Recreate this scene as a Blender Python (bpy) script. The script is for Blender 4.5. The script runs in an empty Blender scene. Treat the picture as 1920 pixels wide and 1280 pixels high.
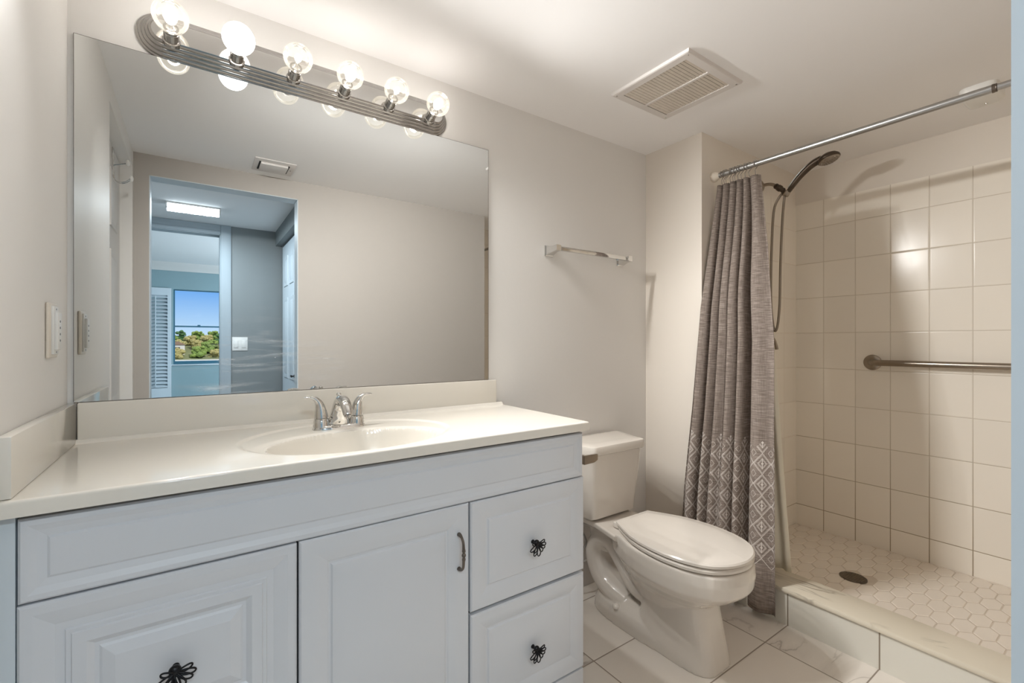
import bpy, bmesh, math, random
from mathutils import Vector, Matrix
random.seed(7)
sc = bpy.context.scene
COL = sc.collection
PI = math.pi

# ------------------------------------------------------------------ camera
cam_d = bpy.data.cameras.new('camera')
cam_d.sensor_width = 36.0
cam_d.lens = 16.0
cam_d.shift_y = 0.0004
cam_d.clip_start = 0.005
cam_d.clip_end = 2000
cam = bpy.data.objects.new('camera', cam_d)
COL.objects.link(cam)
cam.location = (0.261, -1.566, 1.145)
cam.rotation_euler = (math.radians(90), 0, math.radians(-34.88))
sc.camera = cam

# ------------------------------------------------------------------ world, sun, bedroom fill, exposure
sc.view_settings.view_transform = 'Standard'
sc.view_settings.look = 'None'
sc.view_settings.gamma = 1.0
sc.view_settings.exposure = 0.45
sc.view_settings.use_curve_mapping = False
sc.cycles.use_denoising = True
sc.cycles.max_bounces = 12
sc.cycles.diffuse_bounces = 9
sc.cycles.glossy_bounces = 6
sc.cycles.transmission_bounces = 8
sc.cycles.transparent_max_bounces = 16
sc.cycles.sample_clamp_indirect = 6.0
sc.cycles.blur_glossy = 0.5
sc.cycles.caustics_refractive = False
SKY_STRENGTH = 1.0
SUN_POWER = 3.2
BULB_W = 19.0
BULB_YAW = 35.0
HALL_W = 15.5
BED_W = 150.0
world = bpy.data.worlds.new('world')
sc.world = world
world.use_nodes = True
wn = world.node_tree
wn.nodes.clear()
tcw = wn.nodes.new('ShaderNodeTexCoord')
spw = wn.nodes.new('ShaderNodeSeparateXYZ')
rw = wn.nodes.new('ShaderNodeValToRGB')
wn.links.new(tcw.outputs['Generated'], spw.inputs[0])
wn.links.new(spw.outputs[2], rw.inputs[0])
for el_, (p_, c_) in zip([rw.color_ramp.elements[0], rw.color_ramp.elements[1], rw.color_ramp.elements.new(0.5), rw.color_ramp.elements.new(0.5)],
                         ((0.0, (0.74, 0.85, 0.97, 1)), (1.0, (0.05, 0.17, 0.55, 1)), (0.035, (0.50, 0.70, 0.95, 1)), (0.10, (0.16, 0.42, 0.88, 1)))):
    el_.position = p_; el_.color = c_
bg = wn.nodes.new('ShaderNodeBackground')
bg.inputs[1].default_value = SKY_STRENGTH
wo = wn.nodes.new('ShaderNodeOutputWorld')
wn.links.new(rw.outputs[0], bg.inputs[0])
wn.links.new(bg.outputs[0], wo.inputs[0])

def s2l(c):
    return c / 12.92 if c <= 0.04045 else ((c + 0.055) / 1.055) ** 2.4
def rgb(r, g, b):
    return (s2l(r / 255), s2l(g / 255), s2l(b / 255), 1.0)

def light(name, kind, loc, power, color=(1, 1, 1), rot=(0, 0, 0), size=None, size_y=None, radius=None, parent=None):
    d = bpy.data.lights.new(name, kind)
    d.energy = power
    d.color = color
    if kind == 'AREA':
        d.shape = 'RECTANGLE'; d.size = size; d.size_y = size_y
    elif radius is not None:
        if kind == 'SUN': d.angle = radius
        else: d.shadow_soft_size = radius
    o = bpy.data.objects.new(name, d)
    COL.objects.link(o)
    if parent is not None:
        o.parent = parent
        loc = Vector(loc) - parent.location
    o.location = loc
    o.rotation_euler = rot
    return o
light('sun', 'SUN', (0, 40, 60), SUN_POWER, (1, 0.96, 0.88), rot=(math.radians(48), 0, math.radians(160)), radius=math.radians(0.6))
# added fill lamp lighting the bedroom, out of the mirror's view
light('bedroom_fill', 'AREA', (2.9, -5.4, 1.4), BED_W, (0.74, 0.88, 1.0), rot=(0, math.radians(90), 0), size=1.3, size_y=2.2)

# ------------------------------------------------------------------ material helpers
class NT:
    def __init__(s, m):
        s.t = m.node_tree; s.n = s.t.nodes; s.l = s.t.links
    def new(s, typ, **kw):
        nd = s.n.new(typ)
        for k, v in kw.items():
            if k == 'inp':
                for i, val in v.items():
                    if hasattr(val, 'is_output') or isinstance(val, bpy.types.NodeSocket): s.l.new(val, nd.inputs[i])
                    else: nd.inputs[i].default_value = val
            else: setattr(nd, k, v)
        return nd
    def math(s, op, a, b=None, c=None, clamp=False):
        nd = s.n.new('ShaderNodeMath'); nd.operation = op; nd.use_clamp = clamp
        for i, v in enumerate((a, b, c)):
            if v is None: continue
            if isinstance(v, bpy.types.NodeSocket): s.l.new(v, nd.inputs[i])
            else: nd.inputs[i].default_value = v
        return nd.outputs[0]
    def mix(s, fac, a, b):
        nd = s.n.new('ShaderNodeMix'); nd.data_type = 'RGBA'
        for i, v in ((0, fac), (6, a), (7, b)):
            if isinstance(v, bpy.types.NodeSocket): s.l.new(v, nd.inputs[i])
            else: nd.inputs[i].default_value = v
        return nd.outputs[2]
    def ramp(s, fac, stops):
        nd = s.n.new('ShaderNodeValToRGB')
        s.l.new(fac, nd.inputs[0])
        e = nd.color_ramp.elements
        while len(e) < len(stops): e.new(0.5)
        for el, (p, c) in zip(e, stops):
            el.position = p; el.color = c if len(c) == 4 else (*c, 1)
        return nd.outputs[0]

def mat(name, color=(0.8, 0.8, 0.8, 1), rough=0.5, metal=0.0, spec=0.5, noise=None, bump=None, coat=0.0, emit=None, strength=0, **kw):
    m = bpy.data.materials.new(name); m.use_nodes = True
    t = NT(m); p = t.n['Principled BSDF']
    p.inputs['Base Color'].default_value = color
    p.inputs['Roughness'].default_value = rough
    p.inputs['Metallic'].default_value = metal
    p.inputs['Specular IOR Level'].default_value = spec
    p.inputs['Coat Weight'].default_value = coat
    if emit: p.inputs['Emission Color'].default_value = emit; p.inputs['Emission Strength'].default_value = strength
    tc = t.new('ShaderNodeTexCoord')
    if noise:                                   # (scale, other colour, amount)
        n = t.new('ShaderNodeTexNoise', inp={'Vector': tc.outputs['Object'], 'Scale': noise[0], 'Detail': 4.0})
        f = t.math('MULTIPLY', n.outputs[0], noise[2], clamp=True)
        t.l.new(t.mix(f, color, noise[1]), p.inputs['Base Color'])
    if bump:                                    # (scale, strength, distance)
        n = t.new('ShaderNodeTexNoise', inp={'Vector': tc.outputs['Object'], 'Scale': bump[0], 'Detail': 3.0})
        b = t.new('ShaderNodeBump', inp={'Height': n.outputs[0], 'Strength': bump[1], 'Distance': bump[2]})
        t.l.new(b.outputs[0], p.inputs['Normal'])
    m['_'] = 1
    return m

M = {}
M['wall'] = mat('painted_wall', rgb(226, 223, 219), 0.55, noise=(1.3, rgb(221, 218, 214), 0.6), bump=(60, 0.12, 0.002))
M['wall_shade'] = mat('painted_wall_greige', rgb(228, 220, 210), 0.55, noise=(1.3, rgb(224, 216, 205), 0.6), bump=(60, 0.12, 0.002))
M['wall_door_dim'] = mat('doorway_wall_dimmed', rgb(180, 173, 166), 0.55, noise=(1.3, rgb(175, 168, 161), 0.6), bump=(60, 0.12, 0.002))  # same paint as the other walls, dimmer light put into its colour
M['ceiling'] = mat('ceiling_paint', rgb(240, 238, 237), 0.8, noise=(2, rgb(236, 233, 232), 0.5), bump=(40, 0.1, 0.002))
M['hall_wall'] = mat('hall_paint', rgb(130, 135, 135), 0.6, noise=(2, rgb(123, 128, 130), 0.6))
M['bed_wall'] = mat('bedroom_daylit_paint', rgb(140, 163, 168), 0.7, noise=(2, rgb(132, 156, 162), 0.6))  # daylight's blue cast is put into this wall colour
M['trim'] = mat('trim_paint', rgb(205, 213, 219), 0.4, noise=(5, rgb(198, 208, 214), 0.5))
M['trim_hall_dim'] = mat('hall_trim_dimmed', rgb(160, 170, 176), 0.5, noise=(5, rgb(154, 164, 170), 0.5))  # the white trim again, shade painted in against the close hall lamp
M['trim_white'] = mat('white_trim_paint', rgb(214, 210, 206), 0.4, noise=(5, rgb(208, 204, 199), 0.5))
M['cabinet'] = mat('thermofoil_white', rgb(212, 214, 218), 0.32, noise=(6, rgb(206, 208, 212), 0.6), bump=(25, 0.04, 0.002))
M['counter'] = mat('cultured_marble', rgb(225, 219, 209), 0.13, noise=(4, rgb(221, 215, 204), 0.5), coat=0.3)
M['porcelain'] = mat('porcelain', rgb(220, 213, 204), 0.1, noise=(3, rgb(216, 209, 200), 0.4), coat=0.5)
M['seat'] = mat('seat_plastic', rgb(219, 212, 203), 0.22, noise=(3, rgb(215, 208, 199), 0.4))
M['chrome'] = mat('chrome', (0.72, 0.71, 0.69, 1), 0.07, 1.0, noise=(30, (0.66, 0.65, 0.63, 1), 0.4))
M['chrome_dark'] = mat('aged_chrome', (0.42, 0.405, 0.39, 1), 0.12, 1.0, noise=(40, (0.33, 0.31, 0.29, 1), 0.5))
M['nickel'] = mat('brushed_nickel', (0.36, 0.31, 0.26, 1), 0.3, 1.0, noise=(60, (0.3, 0.25, 0.2, 1), 0.5))
M['steel'] = mat('satin_steel', (0.42, 0.415, 0.41, 1), 0.3, 1.0, noise=(60, (0.48, 0.47, 0.46, 1), 0.5))
M['bronze'] = mat('oiled_bronze', (0.10, 0.075, 0.055, 1), 0.35, 0.8, noise=(60, (0.05, 0.04, 0.03, 1), 0.5))
M['pewter'] = mat('pewter', (0.2, 0.17, 0.145, 1), 0.35, 1.0, noise=(80, (0.1, 0.085, 0.07, 1), 0.6))
M['black'] = mat('black_metal', (0.006, 0.006, 0.008, 1), 0.3, 0.5, noise=(80, (0.02, 0.02, 0.02, 1), 0.5))
M['dark'] = mat('dark_gap', (0.012, 0.011, 0.01, 1), 0.8, noise=(20, (0.02, 0.02, 0.02, 1), 0.5))
M['duct'] = mat('dusty_duct_shade', rgb(52, 46, 40), 0.9, noise=(30, rgb(36, 32, 28), 0.7))
M['plastic'] = mat('white_plastic', rgb(228, 226, 222), 0.35, noise=(8, rgb(222, 220, 216), 0.5))
M['ivory'] = mat('ivory_plastic', rgb(222, 212, 198), 0.35, noise=(8, rgb(216, 206, 192), 0.5))
M['button'] = mat('grey_print', rgb(120, 120, 122), 0.5, noise=(50, rgb(110, 110, 112), 0.5))
M['caulk'] = mat('grout_dark', rgb(120, 104, 82), 0.8, noise=(20, rgb(150, 132, 108), 0.8))
M['liner'] = mat('vinyl_liner', rgb(240, 234, 218), 0.4, noise=(6, rgb(234, 226, 206), 0.6))
M['vent'] = mat('vent_paint', rgb(214, 208, 204), 0.4, noise=(12, rgb(205, 199, 193), 0.5))
M['vent_dusty'] = mat('dusty_vent_paint', rgb(222, 213, 202), 0.6, noise=(60, rgb(192, 181, 168), 0.7))
M['grass'] = mat('lawn', rgb(138, 134, 96), 0.9, noise=(0.6, rgb(104, 112, 70), 0.9))
M['sand'] = mat('pale_road', rgb(214, 206, 196), 0.9, noise=(0.5, rgb(200, 192, 180), 0.8))
M['leaf_a'] = mat('foliage_green', rgb(92, 118, 58), 0.8, noise=(0.8, rgb(160, 170, 80), 0.9))
M['leaf_b'] = mat('foliage_olive', rgb(150, 145, 85), 0.8, noise=(0.8, rgb(190, 165, 110), 0.9))
M['leaf_c'] = mat('foliage_dark', rgb(60, 96, 58), 0.8, noise=(0.8, rgb(100, 130, 70), 0.9))
M['bark'] = mat('bark', rgb(96, 80, 64), 0.9, noise=(3, rgb(70, 58, 46), 0.9))
M['sash'] = mat('window_sash', rgb(60, 108, 128), 0.45, noise=(8, rgb(52, 98, 118), 0.5))
M['tube'] = mat('hose_chrome', (0.34, 0.29, 0.24, 1), 0.3, 1.0, noise=(300, (0.2, 0.17, 0.14, 1), 0.8))
M['house'] = mat('house_plaster', rgb(226, 214, 200), 0.8, noise=(1, rgb(214, 202, 190), 0.6))
M['roof'] = mat('roof_tile', rgb(150, 120, 100), 0.8, noise=(2, rgb(130, 100, 84), 0.6))

def tile_mat(name, base, grout, axis, w, h, ou, ov, mortar=0.0022, rough=0.19, jitter=0.02, vein=None, bump=0.5, wavy=0.0, groutfade=None):
    """glazed wall tile: a stack-bond grid in object space; axis = (u axis, v axis) letters"""
    m = mat(name, base, rough)
    t = NT(m); p = t.n['Principled BSDF']; p.inputs['Specular IOR Level'].default_value = 0.3
    tc = t.new('ShaderNodeTexCoord')
    sp = t.new('ShaderNodeSeparateXYZ', inp={0: tc.outputs['Object']})
    u = sp.outputs['XYZ'.index(axis[0])]; v = sp.outputs['XYZ'.index(axis[1])]
    def grid(x, size, off):
        f = t.math('DIVIDE', t.math('SUBTRACT', x, off), size)
        fr = t.math('FRACT', f)
        d = t.math('MULTIPLY', t.math('SUBTRACT', 0.5, t.math('ABSOLUTE', t.math('SUBTRACT', fr, 0.5))), size)
        return t.math('FLOOR', f), d
    iu, du = grid(u, w, ou); iv, dv = grid(v, h, ov)
    d = t.math('MINIMUM', du, dv)
    k = t.new('ShaderNodeMapRange', inp={0: d, 1: mortar * 0.5, 2: mortar * 1.0, 3: 1.0, 4: 0.0}).outputs[0]
    hgt = t.new('ShaderNodeMapRange', inp={0: d, 1: mortar * 0.4, 2: mortar * 2.6, 3: 0.0, 4: 1.0})
    hgt.interpolation_type = 'SMOOTHSTEP'
    cv = t.new('ShaderNodeCombineXYZ', inp={0: iu, 1: iv, 2: 0.0})
    wn_ = t.new('ShaderNodeTexWhiteNoise', inp={0: cv.outputs[0]})
    c2 = tuple(min(1, x * (1 - jitter * 3)) for x in base[:3]) + (1,)
    tile = t.mix(wn_.outputs[0], base, c2)
    if vein:                                    # (scale, colour, width, amount)
        off = t.new('ShaderNodeVectorMath', operation='MULTIPLY', inp={0: wn_.outputs['Color'], 1: (7.0, 5.0, 3.0)})
        vv = t.new('ShaderNodeVectorMath', operation='ADD', inp={0: tc.outputs['Object'], 1: off.outputs[0]})
        mp = t.new('ShaderNodeMapping', inp={0: vv.outputs[0]}); mp.inputs['Rotation'].default_value = (0, 0, 0.7); mp.inputs['Scale'].default_value = (1.0, 2.6, 2.6)
        n1 = t.new('ShaderNodeTexNoise', inp={'Vector': mp.outputs[0], 'Scale': vein[0], 'Detail': 6.0, 'Distortion': 1.2})
        a = t.math('ABSOLUTE', t.math('SUBTRACT', n1.outputs[0], 0.5))
        line = t.new('ShaderNodeMapRange', inp={0: a, 1: 0.0, 2: vein[2], 3: 1.0, 4: 0.0}).outputs[0]
        n2 = t.new('ShaderNodeTexNoise', inp={'Vector': vv.outputs[0], 'Scale': vein[0] * 0.8, 'Detail': 3.0})
        msk = t.new('ShaderNodeMapRange', inp={0: n2.outputs[0], 1: 0.45, 2: 0.7, 3: 0.0, 4: vein[3]}).outputs[0]
        tile = t.mix(t.math('MULTIPLY', line, msk), tile, vein[1])
        soft = t.new('ShaderNodeMapRange', inp={0: a, 1: 0.0, 2: vein[2] * 7, 3: 0.35, 4: 0.0}).outputs[0]
        tile = t.mix(t.math('MULTIPLY', soft, msk), tile, vein[1])
    g = grout
    if groutfade:                               # lower grout is dirtier: (z low, z high, clean grout colour)
        fz = t.new('ShaderNodeMapRange', inp={0: sp.outputs[2], 1: groutfade[0], 2: groutfade[1], 3: 0.0, 4: 1.0}).outputs[0]
        g = t.mix(fz, grout, groutfade[2])
    t.l.new(t.mix(k, tile, g), p.inputs['Base Color'])
    t.l.new(t.math('MULTIPLY_ADD', k, 0.5, rough, clamp=True), p.inputs['Roughness'])
    hh = hgt.outputs[0]
    if wavy:
        nw = t.new('ShaderNodeTexNoise', inp={'Vector': tc.outputs['Object'], 'Scale': 9.0, 'Detail': 1.0})
        hh = t.math('ADD', hh, t.math('MULTIPLY', nw.outputs[0], wavy))
    b = t.new('ShaderNodeBump', inp={'Height': hh, 'Strength': bump, 'Distance': 0.0012})
    t.l.new(b.outputs[0], p.inputs['Normal'])
    return m
TILE = rgb(244, 237, 226)
M['tile_x'] = tile_mat('shower_tile_back', TILE, rgb(150, 134, 108), 'YZ', 0.15, 0.20, -0.3165, -0.004, groutfade=(0.15, 0.8, rgb(208, 198, 183)), wavy=0.6)
M['tile_y'] = tile_mat('shower_tile_end', TILE, rgb(150, 134, 108), 'XZ', 0.15, 0.20, 3.167 - 0.143, -0.004, groutfade=(0.2, 0.45, rgb(219, 209, 195)), wavy=0.6)
M['floor_tile'] = tile_mat('floor_marble_tile', rgb(234, 227, 218), rgb(150, 138, 126), 'XY', 0.61, 0.30, 2.046, -0.094, mortar=0.003, rough=0.2,
                           vein=(1.7, rgb(128, 112, 102), 0.012, 0.9))
M['curb_tile'] = tile_mat('curb_tile', rgb(224, 221, 211), rgb(140, 128, 112), 'YZ', 0.30, 0.9, -0.096, -0.4, mortar=0.003, rough=0.12)
M['pan_tile'] = mat('pan_tile', rgb(234, 225, 214), 0.3, noise=(2.2, rgb(224, 213, 200), 0.7))
M['pan_grout'] = mat('pan_grout', rgb(214, 203, 190), 0.8, noise=(14, rgb(188, 175, 160), 0.8))

def marble_mat():
    m = mat('curb_marble', rgb(222, 214, 197), 0.15)
    t = NT(m); p = t.n['Principled BSDF']; tc = t.new('ShaderNodeTexCoord')
    mp = t.new('ShaderNodeMapping', inp={0: tc.outputs['Object']}); mp.inputs['Scale'].default_value = (3.0, 1.0, 1.0); mp.inputs['Rotation'].default_value = (0, 0, 0.5)
    n1 = t.new('ShaderNodeTexNoise', inp={'Vector': mp.outputs[0], 'Scale': 2.6, 'Detail': 6.0, 'Distortion': 1.0})
    a = t.math('ABSOLUTE', t.math('SUBTRACT', n1.outputs[0], 0.5))
    line = t.new('ShaderNodeMapRange', inp={0: a, 1: 0.0, 2: 0.02, 3: 1.0, 4: 0.0}).outputs[0]
    n2 = t.new('ShaderNodeTexNoise', inp={'Vector': tc.outputs['Object'], 'Scale': 4.0, 'Detail': 3.0})
    msk = t.new('ShaderNodeMapRange', inp={0: n2.outputs[0], 1: 0.5, 2: 0.68, 3: 0.0, 4: 0.8}).outputs[0]
    c = t.mix(t.math('MULTIPLY', n2.outputs[0], 0.5), rgb(222, 214, 197), rgb(210, 200, 182))
    t.l.new(t.mix(t.math('MULTIPLY', line, msk), c, rgb(120, 110, 98)), p.inputs['Base Color'])
    return m
M['marble'] = marble_mat()

def mirror_mat():
    m = mat('mirror_silver', (0.72, 0.735, 0.73, 1), 0.0, 1.0)
    t = NT(m); p = t.n['Principled BSDF']; tc = t.new('ShaderNodeTexCoord')
    out = t.n['Material Output']
    # old wiping streaks and dust low on the left half of the glass
    mp = t.new('ShaderNodeMapping', inp={0: tc.outputs['Object']})
    mp.inputs['Rotation'].default_value = (0, math.radians(28), 0); mp.inputs['Scale'].default_value = (2.2, 1, 22)
    n = t.new('ShaderNodeTexNoise', inp={'Vector': mp.outputs[0], 'Scale': 2.2, 'Detail': 5.0, 'Distortion': 0.6})
    st = t.new('ShaderNodeMapRange', inp={0: n.outputs[0], 1: 0.52, 2: 0.8, 3: 0.0, 4: 1.0}).outputs[0]
    n3 = t.new('ShaderNodeTexNoise', inp={'Vector': tc.outputs['Object'], 'Scale': 5.0, 'Detail': 3.0})
    pt = t.new('ShaderNodeMapRange', inp={0: n3.outputs[0], 1: 0.42, 2: 0.65, 3: 0.0, 4: 1.0}).outputs[0]
    sp = t.new('ShaderNodeSeparateXYZ', inp={0: tc.outputs['Object']})
    dx = t.math('DIVIDE', t.math('SUBTRACT', sp.outputs[0], 0.42), 0.26)
    dz = t.math('DIVIDE', t.math('SUBTRACT', sp.outputs[2], 0.08), 0.32)
    rr = t.math('ADD', t.math('MULTIPLY', dx, dx), t.math('MULTIPLY', dz, dz))
    zone = t.new('ShaderNodeMapRange', inp={0: rr, 1: 0.1, 2: 1.0, 3: 1.0, 4: 0.0}).outputs[0]
    f = t.math('MULTIPLY', t.math('MULTIPLY', st, pt), zone)
    v = t.new('ShaderNodeTexVoronoi', inp={'Vector': tc.outputs['Object'], 'Scale': 14.0})
    dot = t.math('LESS_THAN', v.outputs['Distance'], 0.035)
    wn_ = t.new('ShaderNodeTexWhiteNoise', inp={0: v.outputs['Position']})
    dot = t.math('MULTIPLY', dot, t.math('GREATER_THAN', wn_.outputs[0], 0.72))
    lz = t.new('ShaderNodeMapRange', inp={0: sp.outputs[0], 1: 0.75, 2: 0.5, 3: 0.0, 4: 1.0}).outputs[0]
    lz2 = t.new('ShaderNodeMapRange', inp={0: sp.outputs[2], 1: 0.5, 2: 0.35, 3: 0.0, 4: 1.0}).outputs[0]
    f = t.math('MULTIPLY', f, 0.75)
    f = t.math('ADD', f, t.math('MULTIPLY', t.math('MULTIPLY', t.math('MULTIPLY', dot, lz), lz2), 0.5), clamp=True)
    haze = t.new('ShaderNodeBsdfDiffuse', inp={0: (0.85, 0.9, 0.95, 1)})
    mx = t.new('ShaderNodeMixShader', inp={0: f, 1: p.outputs[0], 2: haze.outputs[0]})
    t.l.new(mx.outputs[0], out.inputs[0])
    return m
M['mirror'] = mirror_mat()

def glass_shell(name, tint=(1, 1, 1, 1), refl=0.12, glow=0.0, fr=0.8):
    m = bpy.data.materials.new(name); m.use_nodes = True
    t = NT(m); t.n.remove(t.n['Principled BSDF']); out = t.n['Material Output']
    tr = t.new('ShaderNodeBsdfTransparent', inp={0: tint}); gl = t.new('ShaderNodeBsdfGlossy', inp={0: (1, 1, 1, 1), 'Roughness': 0.02})
    lw = t.new('ShaderNodeLayerWeight', inp={0: 0.25})
    f = t.math('MULTIPLY_ADD', lw.outputs['Fresnel'], fr, refl * 0.2, clamp=True)
    mx = t.new('ShaderNodeMixShader', inp={0: f, 1: tr.outputs[0], 2: gl.outputs[0]})
    last = mx.outputs[0]
    if glow:
        em = t.new('ShaderNodeEmission', inp={0: (1, 0.9, 0.72, 1), 1: glow})
        ad = t.new('ShaderNodeAddShader', inp={0: last, 1: em.outputs[0]}); last = ad.outputs[0]
    t.l.new(last, out.inputs[0])
    return m
M['bulb_glass'] = glass_shell('bulb_glass', glow=0.10)
M['window_glass'] = glass_shell('window_glass', (0.93, 0.97, 1, 1), 0.0, fr=0.08)
def emis(name, color, strength):
    m = bpy.data.materials.new(name); m.use_nodes = True
    t = NT(m); t.n.remove(t.n['Principled BSDF'])
    e = t.new('ShaderNodeEmission', inp={0: color, 1: strength})
    t.l.new(e.outputs[0], t.n['Material Output'].inputs[0])
    return m
def glow_clear(name, color, strength):
    m = emis(name, color, strength); t = NT(m)
    e = [n for n in t.n if n.type == 'EMISSION'][0]
    tr = t.new('ShaderNodeBsdfTransparent')
    ad = t.new('ShaderNodeAddShader', inp={0: e.outputs[0], 1: tr.outputs[0]})
    t.l.new(ad.outputs[0], t.n['Material Output'].inputs[0]); return m
M['filament'] = glow_clear('filament', (1, 0.95, 0.88, 1), 10)
M['frosted'] = glow_clear('frosted_bulb', (1, 0.97, 0.93, 1), 2.2)
M['diffuser'] = emis('lamp_diffuser', (0.80, 0.92, 1, 1), 7)

def curtain_mat():
    m = mat('slub_linen', rgb(150, 138, 130), 0.9, spec=0.1)
    t = NT(m); p = t.n['Principled BSDF']
    uv = t.new('ShaderNodeUVMap'); uv.uv_map = 'UVMap'
    sp = t.new('ShaderNodeSeparateXYZ', inp={0: uv.outputs[0]})
    U, V = sp.outputs[0], sp.outputs[1]         # metres along the cloth, metres above the floor
    mp = t.new('ShaderNodeMapping', inp={0: uv.outputs[0]}); mp.inputs['Scale'].default_value = (16, 260, 1)
    n = t.new('ShaderNodeTexNoise', inp={'Vector': mp.outputs[0], 'Scale': 1.0, 'Detail': 4.0, 'Roughness': 0.65})
    mp2 = t.new('ShaderNodeMapping', inp={0: uv.outputs[0]}); mp2.inputs['Scale'].default_value = (420, 18, 1)
    n2 = t.new('ShaderNodeTexNoise', inp={'Vector': mp2.outputs[0], 'Scale': 1.0, 'Detail': 3.0})
    f = t.math('ADD', t.math('MULTIPLY', n.outputs[0], 0.7), t.math('MULTIPLY', n2.outputs[0], 0.3))
    base = t.ramp(f, [(0.34, rgb(104, 93, 86)), (0.5, rgb(136, 124, 116)), (0.66, rgb(172, 161, 152))])
    # embroidered border: concentric lozenges in white thread
    cw, ch = 0.070, 0.086
    def tri(x, size, off=0.0):
        return t.math('ABSOLUTE', t.math('SUBTRACT', t.math('FRACT', t.math('ADD', t.math('DIVIDE', x, size), off)), 0.5))
    a, b = tri(U, cw), tri(V, ch)
    d = t.math('ADD', a, b)
    def line(val, lv, w):
        return t.math('LESS_THAN', t.math('ABSOLUTE', t.math('SUBTRACT', val, lv)), w)
    pat = line(d, 0.5, 0.020)
    for lv, w in ((0.435, 0.013), (0.25, 0.016), (0.19, 0.012), (0.05, 0.03)):
        pat = t.math('MAXIMUM', pat, line(d, lv, w))
    pat = t.math('MAXIMUM', pat, t.math('MULTIPLY', t.math('LESS_THAN', a, 0.022), t.math('LESS_THAN', b, 0.26)))
    a2, b2 = tri(U, cw, 0.5), tri(V, ch, 0.5)
    d3 = t.math('ADD', a2, b2)
    pat = t.math('MAXIMUM', pat, line(d3, 0.17, 0.012))
    # zig-zag hem of the border
    zz = t.math('MULTIPLY', tri(U, cw, 0.5), 0.075)
    lo = t.math('GREATER_THAN', t.math('SUBTRACT', V, zz), 0.215)
    hi = t.math('LESS_THAN', t.math('ADD', V, t.math('SUBTRACT', 0.0, zz)), 0.70)
    msk = t.math('MULTIPLY', lo, hi)
    nb = t.new('ShaderNodeTexNoise', inp={'Vector': uv.outputs[0], 'Scale': 700.0, 'Detail': 1.0})
    brk = t.new('ShaderNodeMapRange', inp={0: nb.outputs[0], 1: 0.35, 2: 0.5, 3: 0.5, 4: 0.85}).outputs[0]
    pat = t.math('MULTIPLY', t.math('MULTIPLY', pat, msk), brk)
    t.l.new(t.mix(pat, base, rgb(232, 225, 218)), p.inputs['Base Color'])
    bh = t.math('ADD', t.math('MULTIPLY', f, 0.6), pat)
    bp = t.new('ShaderNodeBump', inp={'Height': bh, 'Strength': 0.5, 'Distance': 0.0012})
    t.l.new(bp.outputs[0], p.inputs['Normal'])
    return m
M['curtain'] = curtain_mat()

# ------------------------------------------------------------------ mesh helpers
def wloc(o):
    v = Vector((0, 0, 0))
    while o is not None:
        v += o.location; o = o.parent
    return v
def finish(name, bm, m, parent=None, smooth=30, origin=None, recalc=True):
    if recalc: bmesh.ops.recalc_face_normals(bm, faces=bm.faces)
    if smooth:
        lim = math.radians(smooth)
        for f in bm.faces: f.smooth = True
        for e in bm.edges:
            if len(e.link_faces) == 2: e.smooth = e.calc_face_angle(0) < lim
    me = bpy.data.meshes.new(name)
    base = wloc(parent) if parent else Vector(origin or (0, 0, 0))
    if parent and origin: o_loc = Vector(origin) - base; base = Vector(origin)
    else: o_loc = None
    bmesh.ops.translate(bm, verts=bm.verts, vec=-base)
    bm.to_mesh(me); bm.free()
    for x in (m if isinstance(m, (list, tuple)) else [m]): me.materials.append(x)
    o = bpy.data.objects.new(name, me); COL.objects.link(o)
    if parent: o.parent = parent
    if o_loc is not None: o.location = o_loc
    elif not parent: o.location = base
    return o
def tag(o, label=None, cat=None, group=None, kind=None):
    if label: o['label'] = label
    if cat: o['category'] = cat
    if group: o['group'] = group
    if kind: o['kind'] = kind
    return o
def struct(o): o['kind'] = 'structure'; return o
def thing(name, label, cat, loc, group=None):
    o = bpy.data.objects.new(name, None); COL.objects.link(o); o.location = loc
    o.empty_display_size = 0.05
    return tag(o, label, cat, group)
def copy_tree(o, parent=None):
    c = o.copy(); COL.objects.link(c); c.parent = parent
    for ch in [x for x in bpy.data.objects if x.parent == o]: copy_tree(ch, c)
    return c
def B(bm, x0, x1, y0, y1, z0, z1, bev=0.0, seg=2, mi=0):
    vs = [bm.verts.new((x, y, z)) for x in (x0, x1) for y in (y0, y1) for z in (z0, z1)]
    F = [(0, 1, 3, 2), (4, 6, 7, 5), (0, 4, 5, 1), (2, 3, 7, 6), (0, 2, 6, 4), (1, 5, 7, 3)]
    fs = [bm.faces.new([vs[i] for i in f]) for f in F]
    for f in fs: f.material_index = mi
    if bev:
        es = list({e for f in fs for e in f.edges})
        r = bmesh.ops.bevel(bm, geom=es, offset=bev, segments=seg, affect='EDGES', profile=0.5)
        for f in r['faces']: f.material_index = mi
    return vs
def box(name, m, x0, x1, y0, y1, z0, z1, bev=0.0, parent=None, seg=2):
    bm = bmesh.new(); B(bm, x0, x1, y0, y1, z0, z1, bev, seg)
    return finish(name, bm, m, parent)
def frame_from(d):
    d = d.normalized(); up = Vector((0, 0, 1)) if abs(d.z) < 0.95 else Vector((0, 1, 0))
    a = d.cross(up).normalized(); b = a.cross(d).normalized()
    return a, b
def catmull(pts, sub):
    P = [Vector(p) for p in pts]; out = []
    for i in range(len(P) - 1):
        p0 = P[max(i - 1, 0)]; p1 = P[i]; p2 = P[i + 1]; p3 = P[min(i + 2, len(P) - 1)]
        for k in range(sub):
            t = k / sub
            out.append(0.5 * ((2 * p1) + (p2 - p0) * t + (2 * p0 - 5 * p1 + 4 * p2 - p3) * t * t + (3 * p1 - p0 - 3 * p2 + p3) * t ** 3))
    out.append(P[-1]); return out
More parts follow.
